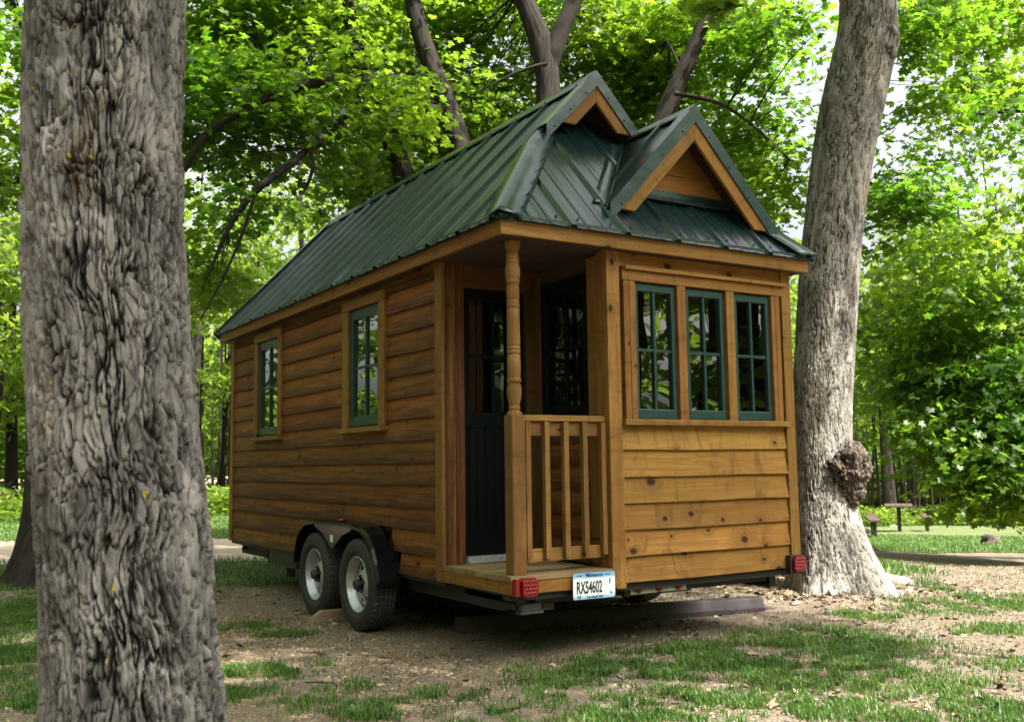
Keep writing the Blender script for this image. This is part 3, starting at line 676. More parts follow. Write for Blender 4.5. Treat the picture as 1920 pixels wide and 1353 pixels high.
# woodland beyond the clearing: individual trees
r_ = np.random.default_rng(99); far_label = 'slender dark trunk with bright crown among the woods beyond the clearing'
k = 0
for row, (d0, d1, du, vt) in enumerate(((26, 29, 118, 330), (30, 34, 105, 250), (36, 42, 130, 250))):
    u = -120 + row * 40
    while u < 2080:
        d = r_.uniform(d0, d1) if u < 1480 else r_.uniform(d0, d1) + 13
        uu = u + r_.uniform(-35, 35)
        if 1420 < uu < 1560: htop = at(uu, 500, d)[2]
        elif 1560 <= uu < 1720: htop = at(uu, 430, d)[2]
        else: htop = at(uu, vt + r_.uniform(-60, 60), d)[2]
        b = gp(uu, d); lean = r_.normal(0, .35, 2); top = b + np.array([lean[0], lean[1], htop + .1])
        mid = (b + top) / 2 + np.array([*r_.normal(0, .15, 2), 0])
        cz0 = (3.2 if row == 0 else 3.8) if u < 1480 else 2.6 + row * .4
        blobs = [((mid[0], mid[1], (cz0 + htop) / 2 + .2), (2.3, 2.3, (htop - cz0) / 2), 66),
                 ((b[0] + r_.normal(0, 1.0), b[1] + r_.normal(0, 1.0), 3.4), (1.9, 1.9, 1.1), 26)]
        where = ('left of the nearest trunk' if uu < 60 else 'hidden mostly by the nearest trunk' if uu < 370 else 'just left of the house' if uu < 440 else
                 'showing over the long roof' if uu < 1000 else 'showing above the gables' if uu < 1500 else 'right beside the burl tree' if uu < 1700 else 'at the right edge')
        tree('woodland_tree', ('slender', 'tall', 'distant')[row] + ' dark trunk with bright crown in the far woods ' + where, 'trees of the woods beyond the clearing', [b, mid, top], [r_.uniform(.12, .22), .1, .03], [], blobs,
             leaf=.20, per=22, kind=3 if row == 0 else 1, seed=200 + k, bark=0, n=8, res=8, lmat='leaf_far', gap=.36, flare=0, R=(.5, .9), twig=0, nf=.4, nj=.8)
        k += 1; u += du
# many thin stems in the shade under the woods
for i in range(70):
    uu = r_.choice([r_.uniform(1560, 1800), r_.uniform(-60, 80), r_.uniform(370, 440), r_.uniform(1560, 1800)]); d = r_.uniform(30, 42) + (12 if uu > 1480 else 0)
    b = gp(uu, d); h = r_.uniform(4, 7)
    tree('woodland_sapling', 'thin dark stem in the shade of the woods beyond the clearing', 'thin stems in the shade of the woods', [b, b + np.array([r_.normal(0, .2), r_.normal(0, .2), h])], [r_.uniform(.03, .07), .025], [], [], seed=i, bark=0, n=6, res=3, flare=0, cat='sapling')
def leafmass(name, label, cs, rad, n, leaf, seed, kind=1, gap=.0, per=20, R=(.5, 1.), mat='leaf_far'):
    r = np.random.default_rng(seed); Cs, P, D, N, S, var = sprays([(c, rad, n) for c in cs], r, leaf, per, gap, R)
    V, F, nf_ = leaf_arrays(P, D, N, S, kind)
    o = put(name, fast_mesh(name, V, F, {'leafvar': ('FACE', np.repeat(var, nf_))}), MAT[mat]); return tag(o, label, kind='stuff')
cs = [at(u, 871, (48 if u < 1480 else 63) + 5 * math.sin(u)) * np.array([1, 1, 0]) + np.array([0, 0, 4.2]) for u in range(-500, 2500, 130)] + [at(u, 871, 58) * np.array([1, 1, 0]) + np.array([0, 0, -.5]) for u in range(1480, 2300, 100)]
leafmass('woods', 'deep green mass of the far woods behind all other trees', cs, (4, 4, 4.6), 150, .42, 5, gap=.0, R=(.9, 1.6))
cs = [gp(u, (27.5 if u < 1480 else 39) + 1.5 * math.sin(u * .7)) + np.array([0, 0, .45]) for u in list(range(-60, 460, 60)) + list(range(1560, 2000, 55))]
leafmass('undergrowth', 'low green undergrowth along the foot of the woods', cs, (1.6, 1.6, .5), 46, .14, 6, R=(.3, .6))
cs = [at(u, 871, 24) * np.array([1, 1, 0]) + np.array([0, 0, z]) for u in range(-4200, -200, 260) for z in (2.2, 6.0, 9.5)]
leafmass('woods', 'leafy woods along the left side of the clearing', cs, (2.6, 2.6, 2.2), 46, .32, 55, gap=.3, R=(.6, 1.1))
cs = [np.array([-3 + 27 * math.cos(a), -5 + 27 * math.sin(a), z]) for a in np.arange(0, 6.28, .13) for z in (2.0, 6.5)]
cs = [c for c in cs if dl(c[0], c[1])[0] < 3 or abs(dl(c[0], c[1])[1]) > dl(c[0], c[1])[0] * .9 + 5]
leafmass('woods', 'deep woods far around the near side of the clearing', cs, (3, 3, 2.6), 46, .42, 56, gap=.1, R=(.8, 1.4))
# woods on the viewer's side of the clearing (they show in the panes and the roof)
cs = []; 
for a in range(0, 360, 12):
    c = np.array([-3.0 + 17 * math.cos(math.radians(a)), -5 + 17 * math.sin(math.radians(a)), 0]); d_, r2 = dl(c[0], c[1])
    if d_ < 2 or abs(r2) > d_ * .75 + 5: 
        for z in (3.0, 6.5, 9.5): cs.append(c + np.array([0, 0, z]))
leafmass('woods', 'leafy woods around the near side of the clearing', cs, (2.4, 2.4, 2.0), 60, .34, 7, gap=.28, R=(.6, 1.1))
r_ = np.random.default_rng(5)
for a in range(0, 360, 18):
    c = np.array([-3.0 + 16 * math.cos(math.radians(a)), -5 + 16 * math.sin(math.radians(a)), -.1]) + np.array([*r_.normal(0, 1, 2), 0]); d_, r2 = dl(c[0], c[1])
    if d_ < 2 or abs(r2) > d_ * .75 + 5:
        tree('woodland_tree', 'dark trunk of the woods on the near side of the clearing', 'trees on the near side of the clearing', [c, c + np.array([.2, .1, 5]), c + np.array([.3, .4, 10])], [.25, .2, .1], [], [], seed=a, bark=0, n=8, res=8, flare=0)


# ------------------------------------------------------------------ the house on its trailer
W, L, YP, XB = 2.308, 5.49, .81, .72
ZD, ZB, ZS = .528, .425, 2.467
H = empty('tiny_house', (0, 0, 0), 'small cedar-sided wooden house with green metal roof standing on a tandem-axle trailer', 'tiny house')
# sheathing behind the boards (with real openings)
dw = MAT['dark_wood']
def wall(lst, nm='wall'): return boxes(nm, H, lst, dw)
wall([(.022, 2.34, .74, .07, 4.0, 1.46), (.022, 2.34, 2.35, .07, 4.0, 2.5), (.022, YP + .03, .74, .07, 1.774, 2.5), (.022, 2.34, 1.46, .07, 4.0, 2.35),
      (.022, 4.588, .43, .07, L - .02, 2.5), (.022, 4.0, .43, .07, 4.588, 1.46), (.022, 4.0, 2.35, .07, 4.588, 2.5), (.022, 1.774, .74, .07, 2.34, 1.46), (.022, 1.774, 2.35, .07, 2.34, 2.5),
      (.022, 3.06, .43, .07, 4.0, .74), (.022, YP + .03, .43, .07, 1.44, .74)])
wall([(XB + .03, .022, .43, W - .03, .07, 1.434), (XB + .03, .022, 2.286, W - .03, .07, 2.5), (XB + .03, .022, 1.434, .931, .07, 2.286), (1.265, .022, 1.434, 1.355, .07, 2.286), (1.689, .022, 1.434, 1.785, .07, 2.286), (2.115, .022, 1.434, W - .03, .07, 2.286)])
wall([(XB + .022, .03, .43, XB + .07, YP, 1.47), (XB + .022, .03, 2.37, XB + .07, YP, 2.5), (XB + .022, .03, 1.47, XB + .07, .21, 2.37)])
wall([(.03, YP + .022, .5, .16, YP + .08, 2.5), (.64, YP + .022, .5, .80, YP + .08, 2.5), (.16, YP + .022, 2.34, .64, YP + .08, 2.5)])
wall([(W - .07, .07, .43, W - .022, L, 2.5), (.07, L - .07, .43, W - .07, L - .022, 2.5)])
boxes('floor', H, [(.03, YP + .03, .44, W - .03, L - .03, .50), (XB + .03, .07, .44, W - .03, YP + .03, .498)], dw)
# interior linings that the panes let one see
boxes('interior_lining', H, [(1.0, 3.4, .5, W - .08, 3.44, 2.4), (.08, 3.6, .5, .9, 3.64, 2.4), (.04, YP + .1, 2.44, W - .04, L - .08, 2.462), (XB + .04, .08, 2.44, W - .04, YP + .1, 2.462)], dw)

def clap(parent, p0, X, L_, z0, h, mat, seed):
    r = random.Random(seed); segs = max(2, int(L_ / .22)); ph = r.random() * 9
    prof = [(-.009, 0), (.020, 0), (.020, h + .018), (.014, h + .018), (.004, h * .5)]
    def fn(p, i, j):
        x, y, z = p
        if j in (0, 1): z += .0022 * math.sin(x * 5 + ph) + .0012 * math.sin(x * 17 + ph * 2); y += (.0030 * math.sin(x * 3.1 + ph * 3) - .001) if j == 0 else 0
        return (x, y, z)
    V, F = prism(prof, L_, segs, fn)
    return put('siding_board', mesh('siding_board', V, F), mat, parent, frame((p0[0], p0[1], z0), X))
side_z = [.427, .576, .733, .877, 1.029, 1.176, 1.327, 1.476, 1.627, 1.778, 1.93, 2.082, 2.234, 2.386, 2.50]
for i, z in enumerate(side_z[:-1]):
    h = side_z[i + 1] - z; top = z + h
    if top < .74: segs = [(.90, 1.455), (3.05, 5.41)] if z < .5 else [(.90, 1.60), (2.98, 5.41)]
    elif top < .8: segs = [(.90, 5.41)]
    elif z > 1.45 and z < 2.40: segs = [(.90, 1.70), (2.42, 3.94), (4.65, 5.41)]
    else: segs = [(.90, 5.41)]
    if z > 2.3: segs = [(.90, 5.41)]
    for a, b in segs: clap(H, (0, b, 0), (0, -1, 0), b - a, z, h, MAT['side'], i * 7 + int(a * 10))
front_z = [.434, .592, .749, .911, 1.071, 1.237, 1.388]
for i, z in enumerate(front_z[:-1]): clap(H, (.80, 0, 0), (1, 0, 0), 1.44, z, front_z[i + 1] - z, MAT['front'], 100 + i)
clap(H, (.80, 0, 0), (1, 0, 0), 1.44, 2.384, .12, MAT['front'], 120)
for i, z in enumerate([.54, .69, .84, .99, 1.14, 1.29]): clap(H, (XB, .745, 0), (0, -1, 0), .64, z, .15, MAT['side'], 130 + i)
t = MAT['trim']
# corner boards; porch-recess boards, with recess shade put into their darker wood colour
hboxm('corner_board', H, (-.014, YP, .425), (.016, .898, 2.50), t); hboxm('corner_board', H, (-.014, 5.408, .425), (.016, 5.50, 2.50), t)
hboxm('corner_board', H, (XB - .012, -.014, .405), (.808, .016, 2.50), t); hboxm('corner_board', H, (XB - .014, .018, .53), (XB + .016, .098, 2.50), t)
hboxm('corner_board', H, (2.235, -.014, .425), (W + .014, .016, 2.50), t); hboxm('corner_board', H, (W - .016, .018, .425), (W + .014, .09, 2.50), t)
hboxm('casing_board', H, (.018, YP - .004, .53), (.088, YP + .02, 2.48), MAT['side']); hboxm('casing_board', H, (.090, YP + .0, .53), (.158, YP + .022, 2.48), MAT['side'])
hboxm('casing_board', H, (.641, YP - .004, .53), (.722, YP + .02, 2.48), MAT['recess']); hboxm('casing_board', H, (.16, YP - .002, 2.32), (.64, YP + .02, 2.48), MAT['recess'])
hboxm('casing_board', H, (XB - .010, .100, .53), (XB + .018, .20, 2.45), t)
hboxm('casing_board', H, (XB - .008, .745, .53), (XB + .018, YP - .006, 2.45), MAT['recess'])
# rear and right walls: boards as one run each (out of view)
for i in range(14):
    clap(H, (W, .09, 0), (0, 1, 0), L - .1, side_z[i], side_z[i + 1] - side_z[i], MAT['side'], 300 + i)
    clap(H, (W, L, 0), (-1, 0, 0), W, side_z[i], side_z[i + 1] - side_z[i], MAT['side'], 330 + i)

def window(parent, M, w, h, st, bot, top, rec=.0, paint='green'):
    """green sash in local frame: x across, z up, y inwards"""
    P = M
    fr = boxes('window', parent, [(0, rec, 0, w, rec + .04, bot), (0, rec, h - top, w, rec + .04, h), (0, rec, bot, st, rec + .04, h - top), (w - st, rec, bot, w, rec + .04, h - top)], MAT[paint], P)
    bv = fr.modifiers.new('bevel', 'BEVEL'); bv.width = .004; bv.segments = 2
    gy_ = rec + .024
    gw, gh = (w - 2 * st) / 2, (h - top - bot) / 2
    for i in range(2):
        for j in range(2):
            x0 = st + i * gw + (.008 if i else 0); x1 = st + (i + 1) * gw - (0 if i else .008); z0 = bot + j * gh + (.008 if j else 0); z1 = bot + (j + 1) * gh - (0 if j else .008)
            tw = random.uniform(-.0011, .0011); tz = random.uniform(-.0011, .0011)
            V = [(x0, gy_ + tw, z0 ), (x1, gy_ - tw, z0), (x1, gy_ - tw + tz, z1), (x0, gy_ + tw + tz, z1)]
            put('pane', mesh('pane', V, [(0, 1, 2, 3)]), MAT['glass'], fr, P)
    boxes('muntin', fr, [(w / 2 - .009, rec + .008, bot, w / 2 + .009, rec + .034, h - top)], MAT[paint], P)
    boxes('muntin', fr, [(st, rec + .010, bot + gh - .009, w / 2 - .009, rec + .032, bot + gh + .009), (w / 2 + .009, rec + .010, bot + gh - .009, w - st, rec + .032, bot + gh + .009)], MAT[paint], P)
    return fr
def wpl(fr, nm, M, x0, x1, y0, y1, z0, z1, mat=None):
    """casing piece in the window's local frame"""
    mat = mat or t
    if x1 - x0 >= z1 - z0: Mw = M @ Matrix.Translation((x0, 0, z0)); V, F = prism(rect_prof(y0, y1, 0, z1 - z0), x1 - x0)
    else:
        Mw = M @ Matrix.Translation((x0, 0, z0)) @ frame((0, 0, 0), (0, 0, 1), (1, 0, 0)); V, F = prism(rect_prof(-y1, -y0, 0, x1 - x0), z1 - z0)
    return put(nm, mesh(nm, V, F), mat, fr, Mw)
# three front windows
for (xa, xb) in ((.931, 1.265), (1.355, 1.689), (1.785, 2.115)):
    Mf = frame((xa, 0, 1.430), (1, 0, 0)); fr = window(H, Mf, xb - xa, .854, .030, .060, .046, -.002)
for a, b in ((.834, .878), (.881, .927), (1.274, 1.342), (1.701, 1.773), (2.122, 2.160), (2.163, 2.204)):
    hboxm('jamb_board', H, (a, -.022, 1.428), (b, .020, 2.292), t)
hboxm('head_board', H, (.823, -.026, 2.294), (2.232, .020, 2.358), t); hboxm('drip_ledge', H, (.832, -.050, 2.360), (2.25, .018, 2.384), t)
hboxm('sill_board', H, (.810, -.046, 1.388), (2.250, .030, 1.426), t)
# two side windows
for (ya, yb, ca, cb) in ((1.774, 2.339, 1.668, 2.455), (4.000, 4.588, 3.905, 4.695)):
    Ms = frame((0, yb, 1.461), (0, -1, 0)); fr = window(H, Ms, yb - ya, .890, .052 if ya < 3 else .05, .072, .074, -.004)
    o = cb - yb; w_ = yb - ya; q = ya - ca
    wpl(fr, 'casing', Ms, -o, -.003, -.024, .020, -.012, .893); wpl(fr, 'casing', Ms, w_ + .003, w_ + q, -.024, .020, -.012, .893)
    wpl(fr, 'head_casing', Ms, -o - .004, w_ + q + .004, -.028, .020, .896, .974); wpl(fr, 'sill', Ms, -o - .02, w_ + q + .01, -.055, .025, -.052, -.015)
# window in the porch side of the bay; its green blackened for porch shade
Mb = frame((XB, .745, 1.470), (0, -1, 0)); fr = window(H, Mb, .54, .895, .055, .065, .09, -.002, 'porch_shade_paint')
# door
D = boxes('door', H, [(.162, YP + .03, .575, .638, YP + .07, 1.50), (.162, YP + .03, 2.25, .638, YP + .07, 2.318), (.162, YP + .03, 1.50, .215, YP + .07, 2.25), (.585, YP + .03, 1.50, .638, YP + .07, 2.25)], MAT['porch_shade_paint'])
for i in range(2):
    for j in range(2):
        x0 = .215 + i * .185; z0 = 1.50 + j * .375
        put('pane', mesh('pane', [(x0, YP + .05, z0), (x0 + .185, YP + .05, z0), (x0 + .185, YP + .05, z0 + .375), (x0, YP + .05, z0 + .375)], [(0, 1, 2, 3)]), MAT['glass'], D)
boxes('muntin', D, [(.39, YP + .036, 1.50, .41, YP + .066, 2.25)], MAT['porch_shade_paint']); boxes('muntin', D, [(.215, YP + .036, 1.865, .388, YP + .066, 1.885), (.412, YP + .036, 1.865, .585, YP + .066, 1.885)], MAT['porch_shade_paint'])
boxes('bead', D, [(.20, YP + .022, .72, .60, YP + .029, .735), (.20, YP + .022, 1.40, .60, YP + .029, 1.415), (.20, YP + .022, .737, .212, YP + .029, 1.398), (.588, YP + .022, .737, .60, YP + .029, 1.398)] + [(.26 + k * .065, YP + .025, .74, .265 + k * .065, YP + .029, 1.395) for k in range(5)], MAT['porch_shade_paint'])
lv, lf = lathe([(0, 0), (0, .012), (-.03, .012), (-.035, .026), (-.055, .026), (-.06, 0)], 16, 'x'); put('handle', mesh('handle', lv, lf, True), MAT['steel'], D, frame((.59, YP + .03, 1.30), (0, 1, 0)))
hboxm('threshold', H, (.16, YP - .03, .530), (.64, YP + .06, .572), MAT['threshold'])
# ceiling of the porch / soffit, as boards; porch shade is put into the near-black wood
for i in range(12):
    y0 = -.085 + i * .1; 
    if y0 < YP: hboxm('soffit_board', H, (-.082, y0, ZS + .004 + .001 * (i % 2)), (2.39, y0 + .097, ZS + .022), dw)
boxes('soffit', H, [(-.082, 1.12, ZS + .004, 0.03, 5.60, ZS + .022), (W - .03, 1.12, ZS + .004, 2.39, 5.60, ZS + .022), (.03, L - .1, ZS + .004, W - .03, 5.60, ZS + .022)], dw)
# fascia boards
hboxm('fascia_board', H, (-.105, -.080, ZS), (-.080, 2.70, 2.572), t); hboxm('fascia_board', H, (-.105, 2.702, ZS), (-.080, 5.608, 2.572), t)
hboxm('fascia_board', H, (-.107, -.107, ZS - .002), (2.413, -.082, 2.572), t); hboxm('fascia_board', H, (2.388, -.080, ZS), (2.413, 5.608, 2.572), t)
# porch deck
for i in range(6):
    y0 = -.012 + i * .137
    hboxm('deck_board', H, (-.012, y0, ZD - .030 + .0015 * math.sin(i * 5)), (XB - .015, y0 + .132, ZD + .0015 * math.sin(i * 5)), MAT['deck'])
hboxm('skirt_board', H, (-.006, .020, .424), (.018, YP - .002, .497), MAT['front']); hboxm('skirt_board', H, (-.006, -.006, .424), (XB - .014, .018, .497), MAT['front'])
# porch post: square base, turned shaft
pcx, pcy = .066, .052
post = _vert('porch_post', H, np.array([pcx - .046, pcy - .046, ZD + .002]), np.array([pcx + .046, pcy + .046, 1.440]), MAT['post'], .006)
prof = [(1.438, .046), (1.452, .045), (1.462, .036), (1.470, .028), (1.478, .036), (1.486, .034), (1.492, .030), (1.50, .031), (1.52, .036), (1.55, .0425), (1.585, .0445), (1.615, .040), (1.628, .034), (1.634, .043), (1.650, .043), (1.656, .037),
        (1.662, .038), (1.72, .0405), (1.79, .0385), (1.796, .033), (1.802, .040), (1.816, .040), (1.820, .034), (1.826, .040), (1.838, .040), (1.842, .034), (1.848, .038), (1.86, .0395), (2.02, .0375), (2.064, .0375), (2.069, .032), (2.075, .039), (2.088, .039), (2.092, .033), (2.098, .038), (2.110, .038), (2.114, .033), (2.12, .0375),
        (2.19, .0375), (2.215, .036), (2.218, .041), (2.232, .041), (2.236, .036), (2.245, .040), (2.27, .0445), (2.30, .0445), (2.325, .040), (2.333, .035), (2.338, .040), (2.350, .040), (2.354, .034), (2.360, .039), (2.370, .039), (2.374, .033), (2.380, .038), (2.392, .038), (2.396, .032), (2.41, .036), (2.43, .045), (2.466, .048)]
lv, lf = lathe([(a - 1.438, r) for a, r in prof], 32, 'x')
put('turned_shaft', mesh('turned_shaft', lv, lf, True), MAT['post'], post, frame((pcx, pcy, 1.438), (0, 0, 1), (1, 0, 0)))
# railing
R_ = hboxm('porch_railing', H, (pcx + .048, .028, 1.408), (XB - .016, .078, 1.444), MAT['post'])
hboxm('upper_rail', R_, (pcx + .048, .050, 1.322), (XB - .016, .074, 1.406), MAT['post']); hboxm('lower_rail', R_, (pcx + .048, .050, .592), (XB - .016, .074, .668), MAT['post'])
for x in (.119, .251, .388, .526, .664):
    o = _vert('baluster', R_, np.array([x, .014, .612]), np.array([x + .034, .0485, 1.404]), MAT['post'], .002)
# ---------------- roof
SL = 1.05; Z0 = 2.585; CT = 1 / math.hypot(1, SL); ST = SL * CT; XR = W / 2
def zroof(e): return Z0 + SL * e          # e: inset from the fascia line
roofdeck = boxes('roof', H, [(-.079, -.079, ZS + .024, 2.387, 5.606, ZS + .06)], dw)
def rib_h(a, a0):
    q = (a - a0) % .407
    d = min(q, .407 - q)
    h = 0.0
    if d < .034: h = .021 * (1 if d < .014 else (.034 - d) / .020)
    for c in (.407 / 3, .407 * 2 / 3):
        dd = abs(q - c)
        if dd < .030: h = max(h, .0045 * (1 if dd < .014 else (.030 - dd) / .016))
    return h
def ribbed(parent, a0, a1, topfn, mp, origin_rib, name='roof_panel', rs=0, botfn=lambda a: 0.0, k=7, rmat='roof', mn=1.0):
    offs = [0, .014, .034, .1057 - .0, .1217, .1497, .1657, .2413, .2573, .2853, .3013, .373, .393]
    As = {round(a0, 5), round(a1, 5)}; n0 = math.floor((a0 - origin_rib) / .407) - 1
    for m in range(n0, n0 + 8):
        for o_ in offs:
            a = origin_rib + m * .407 + o_
            if a0 < a < a1: As.add(round(a, 5))
    As = sorted(As); V = []; F = []; r = random.Random(rs); ph = r.random() * 9
    for a in As:
        b = botfn(a); tp = max(topfn(a), b + .001)
        for i in range(k):
            tt = b + (tp - b) * i / (k - 1); hh = rib_h(a, origin_rib); hh = hh if hh > .006 else hh * mn
            w_ = .0012 * math.sin(tt * 5.3 + a * 3.1 + ph) + .0007 * math.sin(tt * 11 - a * 7 + ph)
            V.append(mp(a, tt, hh + (w_ if hh < .01 else w_ * .5)))
    n = len(As)
    for i in range(n - 1):
        for j in range(k - 1): F.append((i * k + j, (i + 1) * k + j, (i + 1) * k + j + 1, i * k + j + 1))
    o = put(name, mesh(name, V, F), MAT[rmat], parent)
    sm = o.modifiers.new('thickness', 'SOLIDIFY'); sm.thickness = .002; sm.offset = -1
    return o
# a point of each slope: a along the eave, e horizontal distance in from the fascia line, h height off the sheet
def mleft(a, e, h): return (-.105 + e - h * ST, a, zroof(e) + h * CT)
def mright(a, e, h): return (W + .105 - e + h * ST, a, zroof(e) + h * CT)
def mfront(a, e, h): return (a, -.105 + e - h * ST, zroof(e) + h * CT)
E0 = -.035; ER = XR + .105; YG = .66; YREAR = 5.66
def top_side(a): return min(ER, a + .105) if a < YG - .0 else ER
edges = [-.14, .66] + [.745 + .814 * k_ for k_ in range(0, 7)]
edges = [e_ for e_ in edges if e_ < YREAR - .2] + [YREAR]
for mp in (mleft, mright):
    for i in range(len(edges) - 1): ribbed(roofdeck, edges[i], edges[i + 1] - .001, top_side, mp, .334, rs=i, botfn=lambda a: E0)
def top_front(a):
    e = min(a + .105, W + .105 - a)
    if XR - .50 < a < XR + .50: e = min(max(e, 1.0), ER - abs(a - XR) - .03)
    return min(e, 1.02)
fe = [-.14, .375, .786, 1.187, 1.596, 2.017, W + .14]
for i in range(len(fe) - 1): ribbed(roofdeck, fe[i], fe[i + 1] - .001, top_front, mfront, .375, rs=20 + i, botfn=lambda a: E0, rmat='roof_front', mn=.5)
def strip(name, parent, pts_a, pts_m, pts_b, mat, crinkle=0., seed=0, n=24):
    """bent flashing: left edge line, crease line, right edge line, each (p0, p1)"""
    r = np.random.default_rng(seed); V = []; F = []; th = .0015
    rows = [pts_a, tuple(np.asarray(pts_a[i]) * .5 + np.asarray(pts_m[i]) * .5 for i in (0, 1)), pts_m, tuple(np.asarray(pts_b[i]) * .5 + np.asarray(pts_m[i]) * .5 for i in (0, 1)), pts_b]
    nn = len(rows)
    for i in range(n + 1):
        for j, (p, q) in enumerate(rows):
            P = np.asarray(p, float) * (1 - i / n) + np.asarray(q, float) * i / n
            if crinkle and j in (1, 3): P = P + r.normal(0, crinkle, 3) * np.array([.5, .5, 1])
            V.append(P)
    for i in range(n):
        for j in range(nn - 1): F.append((i * nn + j, i * nn + j + 1, (i + 1) * nn + j + 1, (i + 1) * nn + j))
    o = put(name, mesh(name, V, F, smooth=bool(crinkle)), mat, parent); sm = o.modifiers.new('thickness', 'SOLIDIFY'); sm.thickness = .002; sm.offset = -1
    return o
SCREWS = []
def on_line(p, q, n, off=(0, 0, 0)):
    for i in range(n): SCREWS.append(np.asarray(p, float) + (np.asarray(q, float) - np.asarray(p, float)) * (i + .5) / n + np.asarray(off))
# hip caps
hc = .125
for sx in (0, 1):
    f = (lambda p: p) if sx == 0 else (lambda p: (W - p[0], p[1], p[2]))
    e0, e1 = -.035, YG + .105 - .01
    a = (f(mleft(-.105 + e0 + hc * 1.2, e0, .028)), f(mleft(-.105 + e1 + hc * .35, e1 - hc * .55, .028)))
    m = (f((-.105 + e0 - .01, -.105 + e0 - .01, zroof(e0) + .045)), f((-.105 + e1, -.105 + e1, zroof(e1) + .045)))
    b = (f(mfront(-.105 + e0 + hc * 1.2, e0, .028)), f(mfront(-.105 + e1 + hc * 1.1, e1 - hc * .05, .028)))
    strip('hip_cap', roofdeck, a, m, b, MAT['cap'], .0009, 3 + sx)
    if sx == 0:
        on_line(np.array(a[0]) + .015, np.array(a[1]) + np.array([.02, -.02, .01]), 7); on_line(np.array(b[0]) + np.array([-.005, .012, .02]), np.array(b[1]) + np.array([-.02, .0, .012]), 7)
# ridge cap and gablet
ZR = zroof(ER); 
strip('ridge_cap', roofdeck, ((XR - .10, YG - .02, ZR - .10 * SL + .032), (XR - .10, 5.56, ZR - .10 * SL + .032)), ((XR, YG - .02, ZR + .036), (XR, 5.56, ZR + .036)), ((XR + .10, YG - .02, ZR - .10 * SL + .032), (XR + .10, 5.56, ZR - .10 * SL + .032)), MAT['cap'], .0015, 9, 60)
for k_ in range(12): SCREWS.append(np.array([XR - .085, YG + .1 + k_ * .407, ZR - .085 * SL + .037]))
def rake(parent, xc, zp, y, half, depth_g, wood_d, sl, wood_half, flange=.10, back=.10):
    """rake trim + barge boards of a gable whose green peak is (xc, y, zp)"""
    for s in (-1, 1):
        # green face
        p0 = np.array([xc, y, zp]); p1 = np.array([xc + s * half, y, zp - sl * half])
        V = [p0, p1, p1 + (0, 0, -depth_g), p0 + (0, 0, -depth_g), p0 + (0, flange, .002), p1 + (0, flange, .002), p1 + (0, .012, -depth_g - .004), p0 + (0, .012, -depth_g - .004)]
        F = [(0, 1, 2, 3), (0, 4, 5, 1), (3, 2, 6, 7)]
        if s < 0: F = [tuple(reversed(f_)) for f_ in F]
        o = put('rake_trim', mesh('rake_trim', V, F), MAT['cap'], parent); sm = o.modifiers.new('thickness', 'SOLIDIFY'); sm.thickness = .0025; sm.offset = 0
        # wood barge board
        zt = zp - depth_g * .92; yb = y + .012; c = np.array([xc, yb, zt]); wh = wood_half
        A = c; B = np.array([xc + s * wh, yb, zt - sl * wh]); zi = B[2] - .002
        inn = np.array([xc, yb, zt - wood_d]); xi = (inn[2] - zi) / sl
        Bi = np.array([xc + s * xi, yb, zi])
        Xd = (B - A) / np.linalg.norm(B - A); Lb = np.linalg.norm(B - A)
        Mb_ = frame(A, tuple(Xd), (0, 0, 1)) ; Mi = Mb_.inverted()
        loc = [Mi @ Vector(q.tolist()) for q in (A, B, Bi, inn)]
        dy = .026 * (1 if (Mb_.to_3x3() @ Vector((0, 1, 0))).y > 0 else -1)
        V = [tuple(q) for q in loc] + [(q.x, q.y + dy, q.z) for q in loc]
        F = [(0, 1, 2, 3), (7, 6, 5, 4), (0, 4, 5, 1), (1, 5, 6, 2), (2, 6, 7, 3), (3, 7, 4, 0)]
        o = put('barge_board', mesh('barge_board', V, F), MAT['front'], parent, Mb_); bv = o.modifiers.new('bevel', 'BEVEL'); bv.width = .003; bv.segments = 1
        on_line(p0 + np.array([s * .03, -.003, -depth_g * .75 - .03 * sl]), p1 + np.array([0, -.003, -depth_g * .75]), max(3, int(half / .17)))
rake(roofdeck, XR, ZR + .030, YG - .035, .44, .112, .128, SL, .305)
# dark backing inside the gablet
boxes('gablet_backing', roofdeck, [(XR - .10, 1.30, 3.45, XR + .10, 1.31, 3.75)], dw)
slab = [(-.06, YG + .03), (XR, YG + .03)]
def slabs(parent, sgn):
    x0 = -.08 if sgn < 0 else W + .08; z0 = zroof(.02) - .03; x1 = XR; z1 = ZR - .03; y0, y1 = YG - .01, YREAR - .02
    V = [(x0, y0, z0), (x1, y0, z1), (x1, y1, z1), (x0, y1, z0)]; V += [(x, y, z - .03) for x, y, z in V]
    put('roof_boarding', mesh('roof_boarding', V, [(0, 1, 2, 3), (7, 6, 5, 4), (0, 4, 5, 1), (1, 5, 6, 2), (2, 6, 7, 3), (3, 7, 4, 0)]), dw, parent)
# boarding starts where the hip leaves the side slope
for sgn in (-1, 1):
    pts = [(YG, .72), (YG, ER), (YREAR - .02, ER), (YREAR - .02, .03), (.45, .03), (.60, .55)]
    mp = mleft if sgn < 0 else mright
    V = [mp(a, e, -.012) for a, e in pts] + [mp(a, e, -.045) for a, e in pts]; n = len(pts)
    F = [tuple(range(n)), tuple(reversed(range(n, 2 * n)))] + [(i, (i + 1) % n, (i + 1) % n + n, i + n) for i in range(n)]
    put('roof_boarding', mesh('roof_boarding', V, F), dw, roofdeck)
